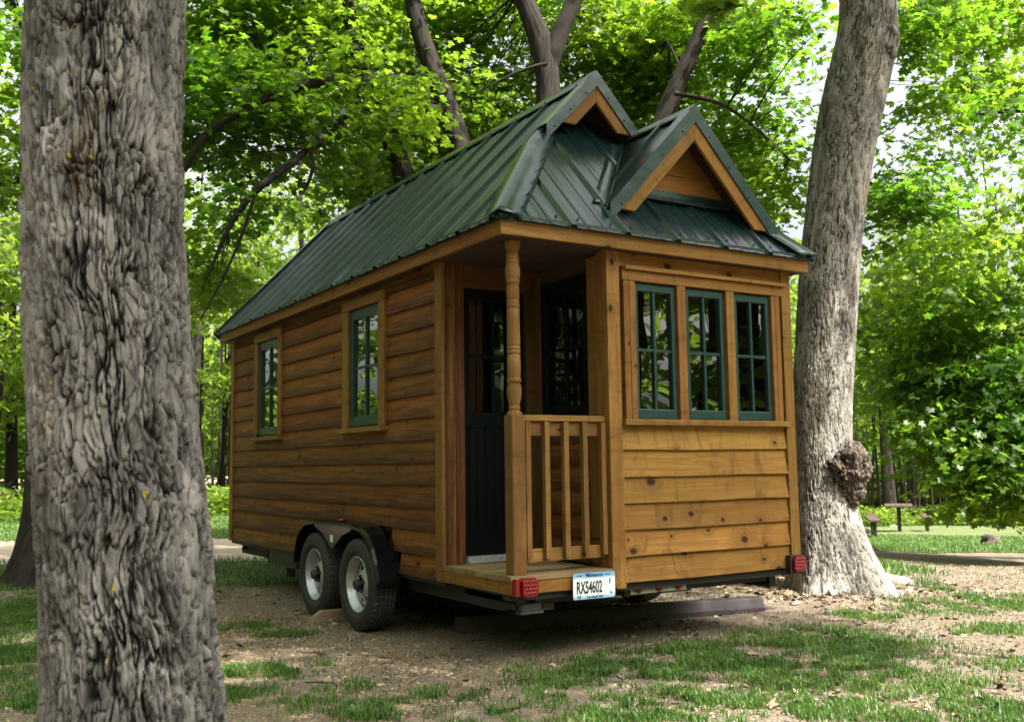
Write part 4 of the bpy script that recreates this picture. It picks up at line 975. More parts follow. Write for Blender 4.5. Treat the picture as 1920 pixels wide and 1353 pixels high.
# rear gable
V = [(-.08, L + .10, ZS), (W + .08, L + .10, ZS), (W + .08, L + .10, 2.6), (XR, L + .10, ZR - .04), (-.08, L + .10, 2.6)]; V += [(x, y + .03, z) for x, y, z in V]
put('rear_gable', mesh('rear_gable', V, [(0, 1, 2, 3, 4), (9, 8, 7, 6, 5), (0, 5, 6, 1), (1, 6, 7, 2), (2, 7, 8, 3), (3, 8, 9, 4), (4, 9, 5, 0)]), MAT['side'], roofdeck)
strip('rake_cap', roofdeck, (mleft(YREAR - .06, E0, .028), mleft(YREAR - .06, ER - .02, .028)), (mleft(YREAR + .015, E0, .030), mleft(YREAR + .015, ER - .02, .030)), (mleft(YREAR + .016, E0, -.06), mleft(YREAR + .016, ER - .02, -.06)), MAT['cap'], 0, 1, 6)
# drip edge along the eaves
for a, b in (((-.125, -.125, 2.545), (-.108, 5.64, 2.582)), ((-.106, -.125, 2.545), (2.434, -.109, 2.582)), ((2.416, -.106, 2.545), (2.434, 5.64, 2.582))):
    boxes('drip_edge', roofdeck, [(a[0], a[1], a[2], b[0], b[1], b[2])], MAT['drip'])
for k_ in range(14):
    for q in (.06, .34): SCREWS.append(np.array(mleft(.334 + k_ * .407 + q, .03, .004)))
for k_ in range(6):
    for q in (.08, .33): 
        xx = (.375 if k_ else .375) + (k_ - 1) * .407 + q
        if .1 < xx < 2.3: SCREWS.append(np.array(mfront(xx, .03, .004)))
for (x, e) in ((1.33, .48), (.93, .62), (.98, .78), (1.2, .95), (1.02, .45)): SCREWS.append(np.array(mfront(x, e, .004)))
# ---------------- front dormer
XD, YD, ZPK, SD = 1.492, -.004, 3.545, 1.045
dorm = empty('front_dormer', (0, 0, 0)); WM[dorm.name] = I4.copy(); dorm.parent = H
def dmap(s):
    def f(a, e, h):      # a: depth y, e: distance from ridge measured horizontally, h off sheet
        c_ = 1 / math.hypot(1, SD); return (XD + s * (e + h * SD * c_), a, ZPK - .03 - SD * e + h * c_)
    return f
def yback(e): return (ZPK - .03 - SD * e - Z0) / SL - .105     # where the dormer sheet meets the front slope
for s in (-1, 1):
    mp = dmap(s); V = []; F = []; n = 18; kk = 9
    ys = sorted({YD + .02, .26, .28, .295, .315, .335, .52, .56, .70, .78, .80})
    for i, e_ in enumerate(np.linspace(.0, .735, kk)):
        yb_ = yback(e_) + .02
        for y in ys:
            yy = min(y, max(yb_, YD + .02)); h = .020 if .28 <= y <= .315 and yy == y else 0.0
            V.append(mp(yy, e_, h))
    m_ = len(ys)
    for i in range(kk - 1):
        for j in range(m_ - 1): F.append((i * m_ + j, i * m_ + j + 1, (i + 1) * m_ + j + 1, (i + 1) * m_ + j))
    if s > 0: F = [tuple(reversed(f_)) for f_ in F]
    o = put('roof_panel', mesh('roof_panel', V, F), MAT['roof'], dorm); sm = o.modifiers.new('thickness', 'SOLIDIFY'); sm.thickness = .004; sm.offset = 0
    # dark boarding under the sheet
    pts = [(YD + .03, .02), (YD + .03, .70), (max(yback(.70), .1), .70), (yback(.02), .02)]
    V = [mp(a, e, -.010) for a, e in pts] + [mp(a, e, -.035) for a, e in pts]
    put('roof_boarding', mesh('roof_boarding', V, [(0, 1, 2, 3), (7, 6, 5, 4), (0, 4, 5, 1), (1, 5, 6, 2), (2, 6, 7, 3), (3, 7, 4, 0)]), dw, dorm)
    # valley flashing
    e_a, e_b = .70, .06
    pa = np.array(mp(yback(e_a), e_a, .014)); pb = np.array(mp(yback(e_b), e_b, .014))
    up = np.array([s * .0, -.0, 0.0])
    strip('valley_flashing', dorm, (pa + np.array([-s * .05, -.005, .055]), pb + np.array([-s * .05, -.005, .055])) if False else (np.array(mp(yback(e_a) - .0, e_a - .05, .012)), np.array(mp(yback(e_b) - .05, e_b, .012))),
          (pa, pb), (pa + np.array([s * .085, .005, .010]), pb + np.array([s * .075, .005, .010])), MAT['cap'], .0012, 13, 12)
yb0 = yback(0) 
strip('ridge_cap', dorm, ((XD - .075, YD - .005, ZPK - .079), (XD - .075, yb0 - .03, ZPK - .079)), ((XD, YD - .005, ZPK + .003), (XD, yb0 + .03, ZPK + .003)), ((XD + .075, YD - .005, ZPK - .079), (XD + .075, yb0 - .03, ZPK - .079)), MAT['cap'], .001, 15, 12)
rake(dorm, XD, ZPK, YD - .006, .735, .118, .135, SD, .655)
# recessed gable wall of the dormer: boards, then flashing at its foot
YW = .235; zf_ = Z0 + SL * (YW + .105)
def dhalf(z): return max(.02, (ZPK - .075 - z) / SD)
for i in range(4):
    z0_, z1_ = zf_ + .035 + i * .135, zf_ + .035 + (i + 1) * .135 - .006
    if dhalf(z1_) < .05: break
    ha, hb = dhalf(z0_), dhalf(z1_ + .02)
    y_ = YW - .018; 
    Mb_ = frame((XD, y_, z0_), (1, 0, 0)); hh = z1_ + .022 - z0_
    V = [(-ha, 0, 0), (ha, 0, 0), (hb, .012, hh), (-hb, .012, hh), (-ha, .02, 0), (ha, .02, 0), (hb, .02, hh), (-hb, .02, hh)]
    put('siding_board', mesh('siding_board', V, [(0, 1, 2, 3), (7, 6, 5, 4), (0, 4, 5, 1), (1, 5, 6, 2), (2, 6, 7, 3), (3, 7, 4, 0)]), MAT['front'], dorm, Mb_)
hw = dhalf(zf_)
V = [(XD - hw, YW + .006, zf_ - .02), (XD + hw, YW + .006, zf_ - .02), (XD, YW + .006, ZPK - .10), (XD - hw, YW + .03, zf_ - .02), (XD + hw, YW + .03, zf_ - .02), (XD, YW + .03, ZPK - .10)]
put('gable_backing', mesh('gable_backing', V, [(0, 1, 2), (5, 4, 3), (0, 3, 4, 1), (1, 4, 5, 2), (2, 5, 3, 0)]), dw, dorm)
strip('apron_flashing', dorm, ((XD - hw + .03, YW - .020, zf_ + .050), (XD + hw - .03, YW - .020, zf_ + .050)), ((XD - hw + .0, YW - .022, zf_ + .010), (XD + hw, YW - .022, zf_ + .010)), ((XD - hw - .03, YW - .085, zf_ - .040), (XD + hw + .03, YW - .085, zf_ - .040)), MAT['cap'], 0, 0, 4)
# screws, all in one part
sv, sf = lathe([(0, 0.0075), (.004, .0075), (.0055, .005), (.0055, .0045), (.009, .0045), (.0095, 0)], 8, 'z'); sv = np.array(sv); sf = np.array(sf)
SC = np.array(SCREWS); V = (sv[None] + SC[:, None, :]).reshape(-1, 3); F = (sf[None] + (np.arange(len(SC)) * len(sv))[:, None, None]).reshape(-1, 4)
o = put('roof_screws', fast_mesh('roof_screws', V, F), MAT['screw'], roofdeck); o['kind'] = 'stuff'

NAILS = []
for x in (-.06, .35, .36, .9, 1.45, 2.0, 2.37):
    for z in (2.49, 2.545): NAILS.append((x, -.108, z))
for x in (.735, .79, 2.25, 2.305):
    for z in np.arange(.50, 2.3, .27): NAILS.append((x, -.0155, z + .02 * math.sin(z * 9 + x)))
for x in (.856, .905, 1.308, 1.737, 2.14, 2.185):
    for z in (1.46, 1.72, 2.0, 2.26): NAILS.append((x, -.0235, z))
for x in (.87, 1.25, 1.63, 2.0, 2.2):
    for z in (2.31, 2.345): NAILS.append((x, -.0275, z))
for i, z in enumerate(front_z[:-1]):
    for x in (.83, 1.22, 1.62, 2.02, 2.21): NAILS.append((x + .01 * math.sin(i * 3 + x), -.0092, z + .022))
for x in (.136, .268, .405, .543, .681):
    for z in (.632, .652, 1.365, 1.39): NAILS.append((x, .0135, z))
nv, nf_ = lathe([(0, .0042), (-.0012, .0035), (-.0015, 0)], 7, 'z'); nv = np.array([(a, c, b) for a, b, c in nv]); nf_ = np.array(nf_)
NN = np.array(NAILS); V = (nv[None] + NN[:, None, :]).reshape(-1, 3); F = (nf_[None] + (np.arange(len(NN)) * len(nv))[:, None, None]).reshape(-1, 4)
o = put('nail_heads', fast_mesh('nail_heads', V, F), MAT['screw'], H); o['kind'] = 'stuff'
# ---------------- trailer: frame, fender, wheels
boxes('trailer_frame', H, [(.10, .12, .30, .16, 5.40, .42), (W - .16, .12, .30, W - .10, 5.40, .42)] + [(.16, y, .34, W - .16, y + .05, .42) for y in (.14, .9, 1.7, 2.5, 3.3, 4.1, 4.9, 5.3)] + [(.01, .03, .385, W - .03, .115, .424), (.005, .82, .40, .09, 1.44, .426), (.005, 3.06, .40, .09, 5.45, .426)], MAT['frame'])
boxes('wheel_well', H, [(.02, 1.44, .70, .30, 3.06, .735), (.27, 1.44, .40, .30, 3.06, .70), (.02, 1.44, .40, .27, 1.46, .70), (.02, 3.04, .40, .27, 3.06, .70)], MAT['frame'])
boxes('floor_pan', H, [(.16, .9, .425, W - .16, 5.4, .432), (.02, .02, .43, W - .02, .9, .44)], MAT['frame'])
boxes('storage_tray', H, [(.085, 3.75, .262, .135, 4.54, .392), (.08, 3.98, .175, .16, 4.03, .262), (.085, 4.50, .262, .30, 4.54, .392)], MAT['steel'] if False else plain('olive_black_steel', (.022, .024, .016), .45))
boxes('tie_bracket', H, [(.03, 5.12, .365, .06, 5.16, .425), (.02, 5.10, .35, .07, 5.17, .366)], MAT['frame']); boxes('tie_bracket', H, [(.03, 4.98, .385, .06, 5.02, .425)], MAT['frame'])
boxes('axle', H, [(.0, 1.82, .30, W, 1.865, .345)], MAT['frame']); boxes('axle', H, [(.0, 2.66, .30, W, 2.705, .345)], MAT['frame'])
MAT['hubm'] = plain('dark_hub_grease', (.035, .035, .035), .45, .3)
def make_wheel(cx, cy_, side):
    cz_ = .325; M = Matrix.Translation((cx, cy_, cz_)) @ (Matrix.Identity(4) if side < 0 else Matrix.Rotation(math.pi, 4, 'Z'))
    # local: -x outward, tyre from x=-.095 to .095
    wv, wf = lathe([(.01, .03), (.01, .16)], 12, 'x'); wh = put('wheel', mesh('wheel', *lathe([(.0, .0), (.0, .155), (.06, .155), (.06, 0)], 24, 'x')), MAT['frame'], H, M)
    tread = []
    pr_t = [(-.060, .195), (-.078, .200), (-.086, .215), (-.0885, .222), (-.093, .225), (-.0975, .245), (-.0985, .262), (-.0965, .264), (-.096, .280), (-.090, .301), (-.082, .313)]
    xs_ = [(-.078, .319), (-.060, .3225), (-.052, .3235), (-.0515, .315), (-.0445, .315), (-.044, .324), (-.020, .325), (-.0195, .316), (-.0125, .316), (-.012, .325), (.012, .325), (.0125, .316), (.0195, .316), (.020, .325), (.044, .324), (.0445, .315), (.0515, .315), (.052, .3235), (.060, .3225), (.078, .319)]
    prof_ = pr_t + xs_ + [(-a, r) for a, r in reversed(pr_t)]
    def fn(a, r, i, j):
        if r > .3175:
            ax = abs(a); ph = (i + (1 if a > 0 else 0) * 2) % 4
            if ax > .05: return r - (.0065 if ph == 0 else 0)
            if ax > .011: return r - (.004 if (i + j) % 4 == 0 else 0)
        return r
    V, F = lathe(prof_, 168, 'x', fn=fn); put('tyre', mesh('tyre', V, F), MAT['tyre'], wh, M)
    # rim: rolled barrel + dished face with oval windows
    n = 96; rr_ = [(-.062, .196), (-.078, .199), (-.080, .192), (-.072, .186), (-.050, .180), (-.046, .172), (-.020, .166), (-.004, .158)]
    V, F = lathe(rr_, n, 'x'); face = [(-.004, .158), (-.012, .150), (-.020, .140), (-.026, .128), (-.030, .116), (-.033, .104), (-.036, .092), (-.040, .082), (-.046, .072), (-.048, .060), (-.048, .050)]
    o_ = len(V); V2, F2 = lathe(face, n, 'x'); keep = []
    m_ = len(face)
    for f_ in F2:
        c_ = np.mean([V2[q] for q in f_], 0); th = math.atan2(c_[2], c_[1]); r_c = math.hypot(c_[1], c_[2]); k_ = th / (2 * math.pi / 9); dth = (k_ - round(k_)) * (2 * math.pi / 9) * r_c
        if ((r_c - .115) / .018) ** 2 + (dth / .024) ** 2 < 1: continue
        keep.append(tuple(q + o_ for q in f_))
    V += V2; F += keep
    rm = put('rim', mesh('rim', V, F, True), MAT['rim'], wh, M); sm = rm.modifiers.new('thickness', 'SOLIDIFY'); sm.thickness = .004; sm.offset = -1
    V, F = lathe([(.03, .0), (-.048, .0), (-.048, .038), (-.070, .036), (-.094, .034), (-.098, .031), (-.100, .022), (-.094, .020), (-.094, .0)], 28, 'x'); put('hub', mesh('hub', V, F, True), MAT['hubm'], wh, M)
    V = []; F = []
    for k_ in range(5):
        a = 2 * math.pi * k_ / 5 + .3; v_, f_ = lathe([(-.046, .010), (-.064, .0095), (-.067, .005), (-.067, 0)], 6, 'x', (0, .057 * math.cos(a), .057 * math.sin(a)))
        F += [tuple(q + len(V) for q in g_) for g_ in f_]; V += v_
    put('lug_nuts', mesh('lug_nuts', V, F), MAT['steel'], wh, M)
for cx, s in ((-.075, -1), (W + .075, 1)):
    for cy_ in (1.842, 2.681): make_wheel(cx, cy_, s)
def fender(s):
    X_ = lambda x: x if s < 0 else W - x
    out = [(3.055, .40), (3.045, .50), (3.00, .60), (2.92, .68), (2.80, .728), (2.65, .745), (2.26, .750), (1.90, .748), (1.74, .728), (1.62, .68), (1.53, .60), (1.475, .50), (1.445, .38), (1.44, .33)]
    V = []; F = []; n = len(out)
    for y, z in out: V += [(X_(.0), y, z), (X_(-.160), y, z), (X_(-.182), y, z - .010), (X_(-.188), y + (.006 if y > 2.26 else -.006) * 0, z - .026)]
    for i in range(n - 1):
        for j in range(3): F.append((i * 4 + j, i * 4 + j + 1, (i + 1) * 4 + j + 1, (i + 1) * 4 + j))
    # centre drop between the wheels
    b0 = len(V); xs = X_(-.176)
    top = [(2.62, .728), (2.45, .735), (2.26, .737), (2.07, .735), (1.90, .728)]
    bot = [(2.62, .700), (2.45, .655), (2.26, .545), (2.07, .655), (1.90, .700)]
    V += [(xs, y, z) for y, z in top] + [(xs, y, z) for y, z in bot]
    for i in range(4): F.append((b0 + i, b0 + i + 1, b0 + 6 + i, b0 + 5 + i))
    o = put('fender', mesh('fender', V, F), MAT['black'], H); sm = o.modifiers.new('thickness', 'SOLIDIFY'); sm.thickness = .003; sm.offset = 0
    return o
fe_ = fender(-1); fender(1)
boxes('sticker', fe_, [(-.181, 2.235, .600, -.179, 2.285, .652)], MAT['white'])
v_, f_ = lathe([(0, .0), (0, .030), (.012, .028), (.020, .018), (.023, 0)], 20, 'z', (-.10, 2.24, .752)); put('marker_lamp', mesh('marker_lamp', v_, f_, True), MAT['red'], fe_)
v_, f_ = lathe([(0, 0), (0, .018), (.012, .014), (.015, 0)], 14, 'z', (-.10, 2.285, .752)); put('marker_lamp', mesh('marker_lamp', v_, f_, True), MAT['amber'], fe_)
def tail_lamp(x0, zc, yaw=0):
    M = Matrix.Translation((x0, -.008, zc))
    w2, h2 = .054, .052
    def oct_(w_, h_, c): return [(-w_ + c, -h_), (w_ - c, -h_), (w_, -h_ + c), (w_, h_ - c), (w_ - c, h_), (-w_ + c, h_), (-w_, h_ - c), (-w_, -h_ + c)]
    V = []; F = []
    rings = [(0, .96, .014), (-.052, 1.0, .014), (-.064, .96, .016)]
    for y, k_, c in rings: V += [(x * 1, y, z) for x, z in oct_(w2 * k_, h2 * k_, c)]
    for i in range(2):
        for j in range(8): a = i * 8 + j; b = i * 8 + (j + 1) % 8; F.append((a, a + 8, b + 8, b))
    F.append(tuple(reversed(range(16, 24))))
    o = put('tail_lamp', mesh('tail_lamp', V, F), MAT['red'], H, M)
    sv_, sf_ = [], []
    for i in range(4):
        for j in range(4):
            cx, cz = (-.033 + i * .022 + (.006 if j % 2 else -.003)), (-.033 + j * .022); q = len(sv_)
            v2, f2 = lathe([(-.0645, .0085), (-.067, .006), (-.068, 0)], 8, 'z'); 
            sv_ += [(x + cx, z_, y + cz) for x, y, z_ in v2]; sf_ += [tuple(k_ + q for k_ in reversed(g_)) for g_ in f2]
    put('reflector_dots', mesh('reflector_dots', sv_, sf_, True), MAT['red'], o, M)
    boxes('housing', o, [(-.058, .0, -.056, .058, .012, .056)], MAT['frame'], M)
    return o
tail_lamp(.084, .467); tl = tail_lamp(2.25, .462)
boxes('lamp_bracket', H, [(-.004, -.05, .42, .028, -.006, .515)], MAT['red']); boxes('lamp_bracket', H, [(2.178, -.05, .40, W + .004, -.016, .52)], MAT['frame'])
# identification light bar
lb = boxes('light_bar', H, [(.895, .06, .352, 1.345, .075, .402)], plain('pale_lamp_bar', (.30, .32, .22), .5))
boxes('bracket', lb, [(.86, .076, .34, 1.40, .10, .418)], MAT['frame'])
for x in (.955, 1.12, 1.275):
    v_, f_ = lathe([(0, .018), (.012, .017), (.018, .010), (.019, 0)], 14, 'z'); o = put('lamp', mesh('lamp', [(a * 1.5, -c_, b_) for a, b_, c_ in v_], f_, True), MAT['red'], lb, Matrix.Translation((x, .058, .377)))
# folded stabiliser under the porch
st_ = boxes('stabiliser_jack', H, [(.10, .10, .355, .16, .72, .385), (.22, .10, .355, .27, .72, .385), (.11, .08, .318, .25, .13, .355), (.12, .18, .325, .24, .60, .340)], MAT['steel'])
boxes('jack_foot', st_, [(.10, .07, .298, .26, .22, .316)], MAT['steel']); boxes('tow_pin', H, [(.30, .14, .30, .38, .18, .345)], MAT['steel'])
# licence plate
Mp = Matrix.Translation((.398, -.034, .521)) @ Matrix.Rotation(math.radians(.4), 4, 'Y')
def plate_mat():
    w = NT('plate_face'); tc = w.n('ShaderNodeTexCoord').outputs['Object']; s = w.n('ShaderNodeSeparateXYZ'); w.l(tc, s.inputs[0])
    w.col(w.ramp(w.math('MULTIPLY', s.outputs[2], -6.578), [(0., (.12, .33, .55)), (.16, (.25, .50, .68)), (.27, (.80, .84, .86)), (.80, (.82, .85, .87)), (.90, (.50, .66, .78)), (1., (.25, .48, .66))]))
    w.rough(.35); return w.m
pv = [(a, b, c) for a, c in ((.008, 0), (.297, 0), (.305, -.008), (.305, -.144), (.297, -.152), (.008, -.152), (0, -.144), (0, -.008)) for b in (0,)]
V = [(x, -.002, z) for x, _, z in pv] + [(x, .002, z) for x, _, z in pv]
plate = put('licence_plate', mesh('licence_plate', V, [tuple(range(8)), tuple(reversed(range(8, 16)))] + [(i, i + 8, (i + 1) % 8 + 8, (i + 1) % 8) for i in range(8)]), plate_mat(), H, Mp)
ink = plain('plate_ink_black', (.01, .01, .012), .5, bump=0); blue = plain('plate_ink_blue', (.02, .07, .25), .5, bump=0)
def text(s, x, z, size, mat, sx=1.0, align='CENTER', bold=0.):
    c = bpy.data.curves.new('lettering', 'FONT'); c.body = s; c.size = size; c.align_x = align; c.extrude = .0006; c.offset = bold
    M = Mp @ Matrix.Translation((x, -.0032, z)) @ Matrix.Rotation(math.pi / 2, 4, 'X') @ Matrix.Diagonal((sx, 1, 1, 1))
    tmp = bpy.data.objects.new('lettering', c); COL.objects.link(tmp); bpy.context.view_layer.update()
    me = bpy.data.meshes.new_from_object(tmp.evaluated_get(bpy.context.evaluated_depsgraph_get())); bpy.data.objects.remove(tmp)
    return put('lettering', me, mat, plate, M)
text('Minnesota', .152, -.026, .034, blue, .88, bold=.0006); text('RX54602', .022, -.118, .098, ink, .50, 'LEFT', .0018); text('F', .268, -.074, .044, ink, .7, 'CENTER', .001)
text('FEB', .040, -.146, .022, ink, .8); text('•  Recreational Trailer  •', .158, -.146, .0175, blue, .85, bold=.0006); text('EXPLORE', .045, -.020, .011, blue, .9)
text('10,000 lakes', .250, -.020, .010, blue, .9)
text('24', .272, -.132, .022, ink, .8)


# ------------------------------------------------------------------ things on the ground
def extr(name, prof, L_, M, mat, label, cat, bev=.004, group=None):
    V, F = prism(prof, L_, 1); o = put(name, mesh(name, V, F), mat, None, M); tag(o, label, cat, group)
    b = o.modifiers.new('bevel', 'BEVEL'); b.width = bev; b.segments = 2; return o
a = np.array([.40, 1.39]); b = np.array([2.80, .86]); d = b - a
Mt = frame((a[0], a[1], -.015), (d[0], d[1], 0))
extr('parking_stop', [(-.075, 0), (.075, 0), (.075, .05), (.045, .125), (-.045, .125), (-.075, .05)], float(np.linalg.norm(d)), Mt, MAT['stop'], 'long dark grey parking stop lying on the ground beneath the house front', 'parking stop', .01)
c = ground_at(588, 1167); Mc = frame((-.235, 2.44, 0), (1, -.10, 0))
V = [(0, 0, 0), (.34, 0, 0), (.34, -.09, 0), (0, -.09, 0)]
prof = [(-.18, 0), (.19, 0), (.19, .075), (-.05, .075), (-.10, .075)]
vv = [(-.30, 0), (.12, 0), (.12, .088), (-.215, .088), (-.275, .05)]
V = [(x, 0, z) for x, z in vv] + [(x, .075, z) for x, z in vv]
o = put('wheel_chock', mesh('wheel_chock', V, [(0, 1, 2, 3, 4), (9, 8, 7, 6, 5)] + [(i, i + 5, (i + 1) % 5 + 5, (i + 1) % 5) for i in range(5)]), MAT['chock'], None, Matrix.Translation((.0, 2.33, 0)) @ Matrix.Rotation(math.radians(-4), 4, 'Z'))
tag(o, 'slant-ended timber chock wedged between the two trailer wheels', 'wheel chock'); bv = o.modifiers.new('bevel', 'BEVEL'); bv.width = .004
# picnic tables
tb = plain('picnic_board', (.07, .05, .042), .8, spec=.15); ts = MAT['frame']
def picnic(c, rz, label):
    c = np.array(c); M = Matrix.Translation((c[0], c[1], gheight(c[:1], c[1:2])[0])) @ Matrix.Rotation(rz, 4, 'Z')
    root = put('picnic_table', None, None, None, M); tag(root, label, 'picnic table', 'picnic tables on the lawn')
    for i in range(5): boxes('tabletop_board', root, [(-.9, -.37 + i * .15, .72, .9, -.23 + i * .15, .76)], tb, M)
    for y in (-.85, .60):
        boxes('bench', root, [(-.9, y, .42, .9, y + .25, .46)], tb, M)
        for x in (-.55, .55): boxes('leg', root, [(x - .04, y + .09, 0, x + .04, y + .15, .42)], ts, M)
    for x in (-.5, .5): boxes('leg', root, [(x - .045, -.045, 0, x + .045, .045, .72)], ts, M)
picnic(at(1682, 900, 31), math.radians(38), 'whole dark picnic table on the lawn with benches both sides, right of the burl')
picnic(at(1572, 900, 25), math.radians(42), 'picnic table mostly hidden behind the burl tree, only one end showing')
lg = ground_at(1611, 1001)
V, F, rel, _, _ = tube([np.array([lg[0] - .26, lg[1] + .05, lg[2] + .06]), np.array([lg[0], lg[1], lg[2] + .065]), np.array([lg[0] + .26, lg[1] - .08, lg[2] + .06])], [.085, .085, .08], 14, .01, 3, res=10)
o = put('log', fast_mesh('log', V, np.asarray(F), {'relief': ('POINT', rel)}, True), MAT['bark_dark']); tag(o, 'short dark log lying on the lawn right of the burl tree', 'log')
sp = ground_at(1858, 1021)
V, F, rel, _, _ = tube([np.array([sp[0], sp[1], sp[2] - .05]), np.array([sp[0] + .01, sp[1], sp[2] + .10]), np.array([sp[0] + .03, sp[1], sp[2] + .16])], [.20, .15, .13], 16, .04, 8, res=10)
put_ = put('stump', fast_mesh('stump', V, np.asarray(F), {'relief': ('POINT', rel)}, True), MAT['burl']); tag(put_, 'small blackened stump at the lawn edge near the right', 'stump')
# ------------------------------------------------------------------ grass, litter, gravel
r = np.random.default_rng(11)
PATCH = [(1180, 1262, .55, .16, 1.), (1330, 1238, .55, .22, 1.), (1560, 1205, .55, .2, 1.1), (1550, 1262, .6, .2, 1.), (1400, 1310, .55, .14, 1.), (1080, 1292, .35, .15, .8), (1230, 1335, .5, .12, 1.), (950, 1345, .3, .1, .7),
         (480, 1268, .28, .12, 1.1), (440, 1300, .2, .1, .9), (590, 1250, .12, .05, .7), (700, 1335, .3, .08, .9), (840, 1300, .2, .08, .7), (570, 1325, .2, .07, .7), (520, 1190, .25, .06, .8), (450, 1180, .3, .12, .6), (650, 1290, .2, .08, .5),
         (40, 1150, .7, .4, 1.2), (40, 1230, .5, .3, 1.1), (60, 1310, .3, .2, .8), (20, 1090, .8, .5, 1.2), (1740, 1100, .16, .10, 1.6), (1640, 1158, .2, .08, 1.), (1590, 1150, .18, .07, .8), (1870, 1182, .25, .1, .8), (1792, 1185, .07, .05, 1.3), (1840, 1340, .6, .12, .8), (1700, 1325, .5, .12, .9),
         (1680, 1225, .5, .10, .7), (1840, 1240, .4, .12, .6), (1600, 1340, .5, .1, 1.), (1780, 1290, .4, .1, .6), (1460, 1245, .4, .15, .9), (1120, 1240, .2, .1, .7), (990, 1215, .08, .04, .8), (1050, 1260, .15, .06, .5), (1900, 1130, .5, .2, .6), (1750, 1140, .5, .2, .45)]
PC = [(ground_at(u, v)[:2], a_, b_, k_) for u, v, a_, b_, k_ in PATCH]
def gdens(x, y):
    d = np.zeros_like(x)
    for c, a_, b_, k_ in PC:
        du = (x - c[0]) * DR[0] + (y - c[1]) * DR[1]; dv = (x - c[0]) * DV[0] + (y - c[1]) * DV[1]
        d = np.maximum(d, k_ * np.exp(-(du / (a_ * .95)) ** 2 - (dv / (b_ * 2.4)) ** 2))
    P = np.stack([x, y, x * 0], 1); n = fbm(P * 4.5, 3, 41); n2 = fbm(P * 14, 2, 42)
    return np.clip((d - .12) * 1.7, 0, 1.3) * sstep(.36, .60, n * .6 + n2 * .4) + .02 * sstep(.5, .7, n)
def blades(name, label, P, h, seed, wdt=.0035, mat='grass'):
    r = np.random.default_rng(seed); n = len(P); az = r.uniform(0, 6.283, n); lean = r.uniform(.15, .95, n) * h
    H_ = h * r.uniform(.55, 1.2, n); w_ = wdt * r.uniform(.7, 1.4, n)
    dx, dy = np.cos(az), np.sin(az); px, py = -dy, dx
    b = P; m = b + np.stack([dx * lean * .35, dy * lean * .35, H_ * .6], 1); t_ = b + np.stack([dx * lean, dy * lean, H_ * .9], 1)
    s_ = np.stack([px, py, 0 * px], 1) * w_[:, None]
    V = np.stack([b - s_, b + s_, m + s_ * .8, m - s_ * .8, t_], 1).reshape(-1, 3); k = np.arange(n)[:, None] * 5
    F = np.concatenate([k + np.array([[0, 1, 2]]), k + np.array([[0, 2, 3]]), k + np.array([[3, 2, 4]])], 1).reshape(-1, 3)
    var = np.clip(.45 + (fbm(P * 3, 2, 3) - .5) * 1.2 + r.normal(0, .2, n), 0, 1)
    o = put(name, fast_mesh(name, V, F, {'leafvar': ('FACE', np.repeat(var, 3))}), MAT[mat]); return tag(o, label, kind='stuff')
def scatter(n, x0, x1, y0, y1, dens, r):
    x = r.uniform(x0, x1, n); y = r.uniform(y0, y1, n); k = r.random(n) < dens(x, y); x, y = x[k], y[k]
    return np.stack([x, y, gheight(x, y) + .001], 1)
def inview(x, y, m=.62): 
    d_, r2 = dl(x, y); return (d_ > 1.2) & (np.abs(r2) < d_ * m + .3)
P = scatter(2000000, -4.5, 9, -3.5, 8, lambda x, y: gdens(x, y) * inview(x, y) * 1.1, r)
if len(P) > 300000: P = P[r.permutation(len(P))[:300000]]
blades('grass', 'patchy green grass growing through the grit in front of the trailer', P, .040, 12, .0026)
P = scatter(260000, -4, 18, 0, 24, lambda x, y: lawn_mask(x, y) * inview(x, y, .56) * .75, r)
blades('grass', 'short lawn grass in the sunlit clearing', P, .075, 13, .006)
tc_ = ground_at(1738, 1100)
P = np.stack([tc_[0] + r.normal(0, .05, 70), tc_[1] + r.normal(0, .05, 70), np.full(70, tc_[2])], 1)
blades('grass_tuft', 'taller pale grass tuft beside the roots of the burl tree', P, .17, 14, .003)
# dead leaves and chips
def chips(name, label, P, size, seed, mat, flat=.25, var=None):
    r = np.random.default_rng(seed); n = len(P); D = rand_unit(n, r); D[:, 2] *= flat; N = np.stack([r.normal(0, .3, n), r.normal(0, .3, n), np.ones(n)], 1)
    S = size * r.uniform(.35, 1.3, n); P = P + np.array([0, 0, .004]) + np.stack([0 * S, 0 * S, S * .12], 1)
    V, F, k = leaf_arrays(P, D, N, S, 1 if size < .05 else 3)
    v = r.random(n) ** 1.3 if var is None else var
    o = put(name, fast_mesh(name, V, F, {'leafvar': ('FACE', np.repeat(v, k))}), MAT[mat]); return tag(o, label, kind='stuff')
def ldens(x, y):
    n = fbm(np.stack([x * 1.6, y * 1.6, x * 0], 1), 3, 71); d_, r2 = dl(x, y)
    gravel = np.exp(-((x + .6) / 1.6) ** 2 - ((y - 2.2) / 2.0) ** 2)
    return inview(x, y) * np.clip(sstep(.35, .6, n) * 1.1 + .15 - gravel * .8, .03, 1)
P = scatter(150000, -4.5, 8, -3.5, 9, lambda x, y: ldens(x, y) * .8, r)
chips('leaf_litter', 'small brown leaf fragments and wood chips strewn over the ground', P, .020, 21, 'litter')
P = scatter(9000, -4.5, 6, -3.5, 5, lambda x, y: ldens(x, y) * .5, r)
chips('dead_leaves', 'pale curled dead maple leaves lying on the ground', P, .052, 22, 'litter', .5)
P = scatter(5000, 3.0, 5.6, -.4, 3.2, lambda x, y: np.exp(-((x - 4.1) ** 2 + (y - 1.3) ** 2) / .8), r)
chips('dead_leaves', 'drift of brown dead leaves around the burl tree roots', P, .055, 23, 'litter', .6)
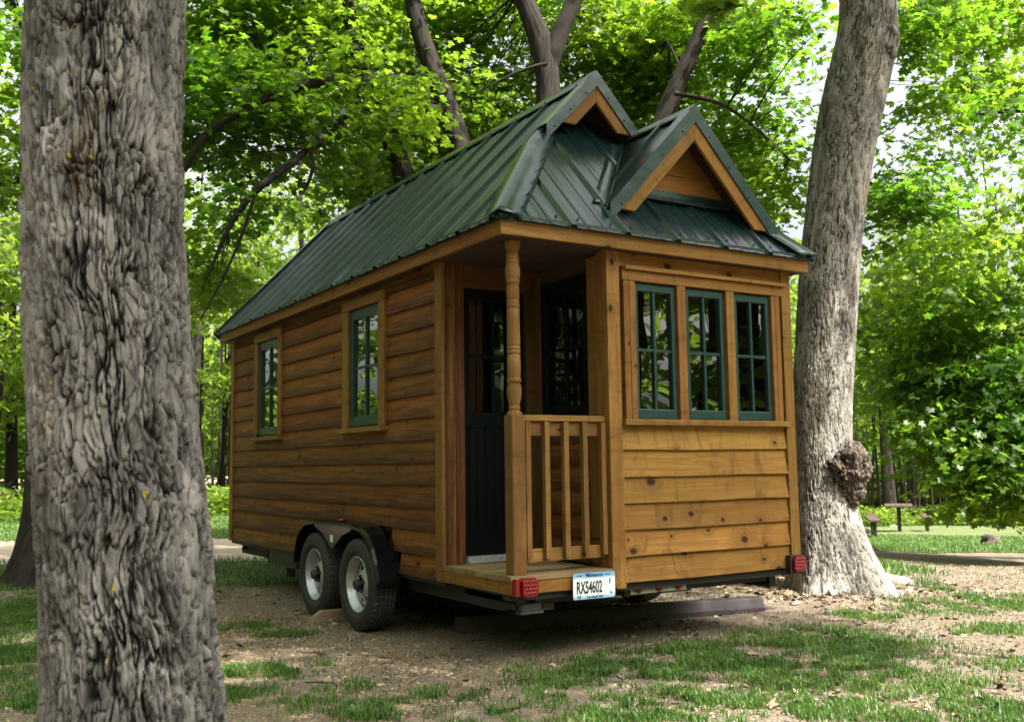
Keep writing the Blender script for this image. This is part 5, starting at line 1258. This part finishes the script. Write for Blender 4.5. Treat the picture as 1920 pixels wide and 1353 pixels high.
def stones(name, label, P, size, seed):
    r = np.random.default_rng(seed); n = len(P); T = np.array([(1, 0, 0), (0, 1, 0), (-1, 0, 0), (0, -1, 0), (0, 0, .8), (0, 0, -.5)])
    Ft = np.array([(0, 1, 4), (1, 2, 4), (2, 3, 4), (3, 0, 4)]); S = size * r.uniform(.4, 1.4, n) * .5
    a = r.uniform(0, 6.28, n); ca, sa = np.cos(a), np.sin(a); T2 = T[None] * r.uniform(.6, 1.3, (n, 6, 3)) * S[:, None, None]
    X_ = T2[..., 0] * ca[:, None] - T2[..., 1] * sa[:, None]; Y_ = T2[..., 0] * sa[:, None] + T2[..., 1] * ca[:, None]
    V = np.stack([X_, Y_, T2[..., 2]], 2) + P[:, None, :]; F = (Ft[None] + (np.arange(n) * 6)[:, None, None]).reshape(-1, 3)
    o = put(name, fast_mesh(name, V.reshape(-1, 3), F, {'leafvar': ('FACE', np.repeat(r.random(n), 4))}), MAT['stone']); return tag(o, label, kind='stuff')
P = scatter(160000, -4.0, 5, -2.5, 8, lambda x, y: inview(x, y) * (.10 + .85 * np.exp(-((x + .5) / 1.9) ** 2 - ((y - 1.8) / 2.6) ** 2)), r)
stones('gravel', 'tan pea gravel around the trailer wheels', P, .014, 31)
P = scatter(700, -4, 6.5, -3, 6, lambda x, y: ldens(x, y) * .3, r)
tv = []; tf = []
for p in P:
    a = r.uniform(0, 6.28); l = r.uniform(.05, .22); d0 = np.array([math.cos(a), math.sin(a), 0]); sd = np.array([-d0[1], d0[0], 0]); w_ = r.uniform(.0015, .0035); b = r.normal(0, .18)
    pts = [p, p + d0 * l * .5 + sd * l * b + (0, 0, .008), p + d0 * l]; k0 = len(tv)
    for q in pts: tv += [q + sd * w_ + (0, 0, .003), q + (0, 0, .003 + w_ * 2), q - sd * w_ + (0, 0, .003)]
    for m in range(2): tf += [(k0 + m * 3, k0 + m * 3 + 1, k0 + m * 3 + 4, k0 + m * 3 + 3), (k0 + m * 3 + 1, k0 + m * 3 + 2, k0 + m * 3 + 5, k0 + m * 3 + 4)]
o = put('fallen_twigs', mesh('fallen_twigs', tv, tf), MAT['bark_dark']); tag(o, 'thin dry twigs strewn among the dead leaves', kind='stuff')
# pink petals
pm = plain('pink_petal', (.42, .02, .16), .6, bump=0)
pp = [ground_at(u, v) for u, v in ((1425, 1152), (1430, 1140), (1500, 1148), (1537, 1152), (1548, 1162), (1507, 1171), (1553, 1140), (1470, 1130), (1240, 1112), (1280, 1098))]
for i, p in enumerate(pp):
    V, F, k = leaf_arrays(np.array([p + np.array([0, 0, .012])]), np.array([[math.cos(i * 2.3), math.sin(i * 2.3), .3]]), np.array([[.3, -.2, 1.]]), np.array([.03]), 1)
    o = put('petal', fast_mesh('petal', V, F), pm); tag(o, 'small magenta petal fallen on the ground near the parking stop', 'petal', 'magenta petals scattered by the parking stop')
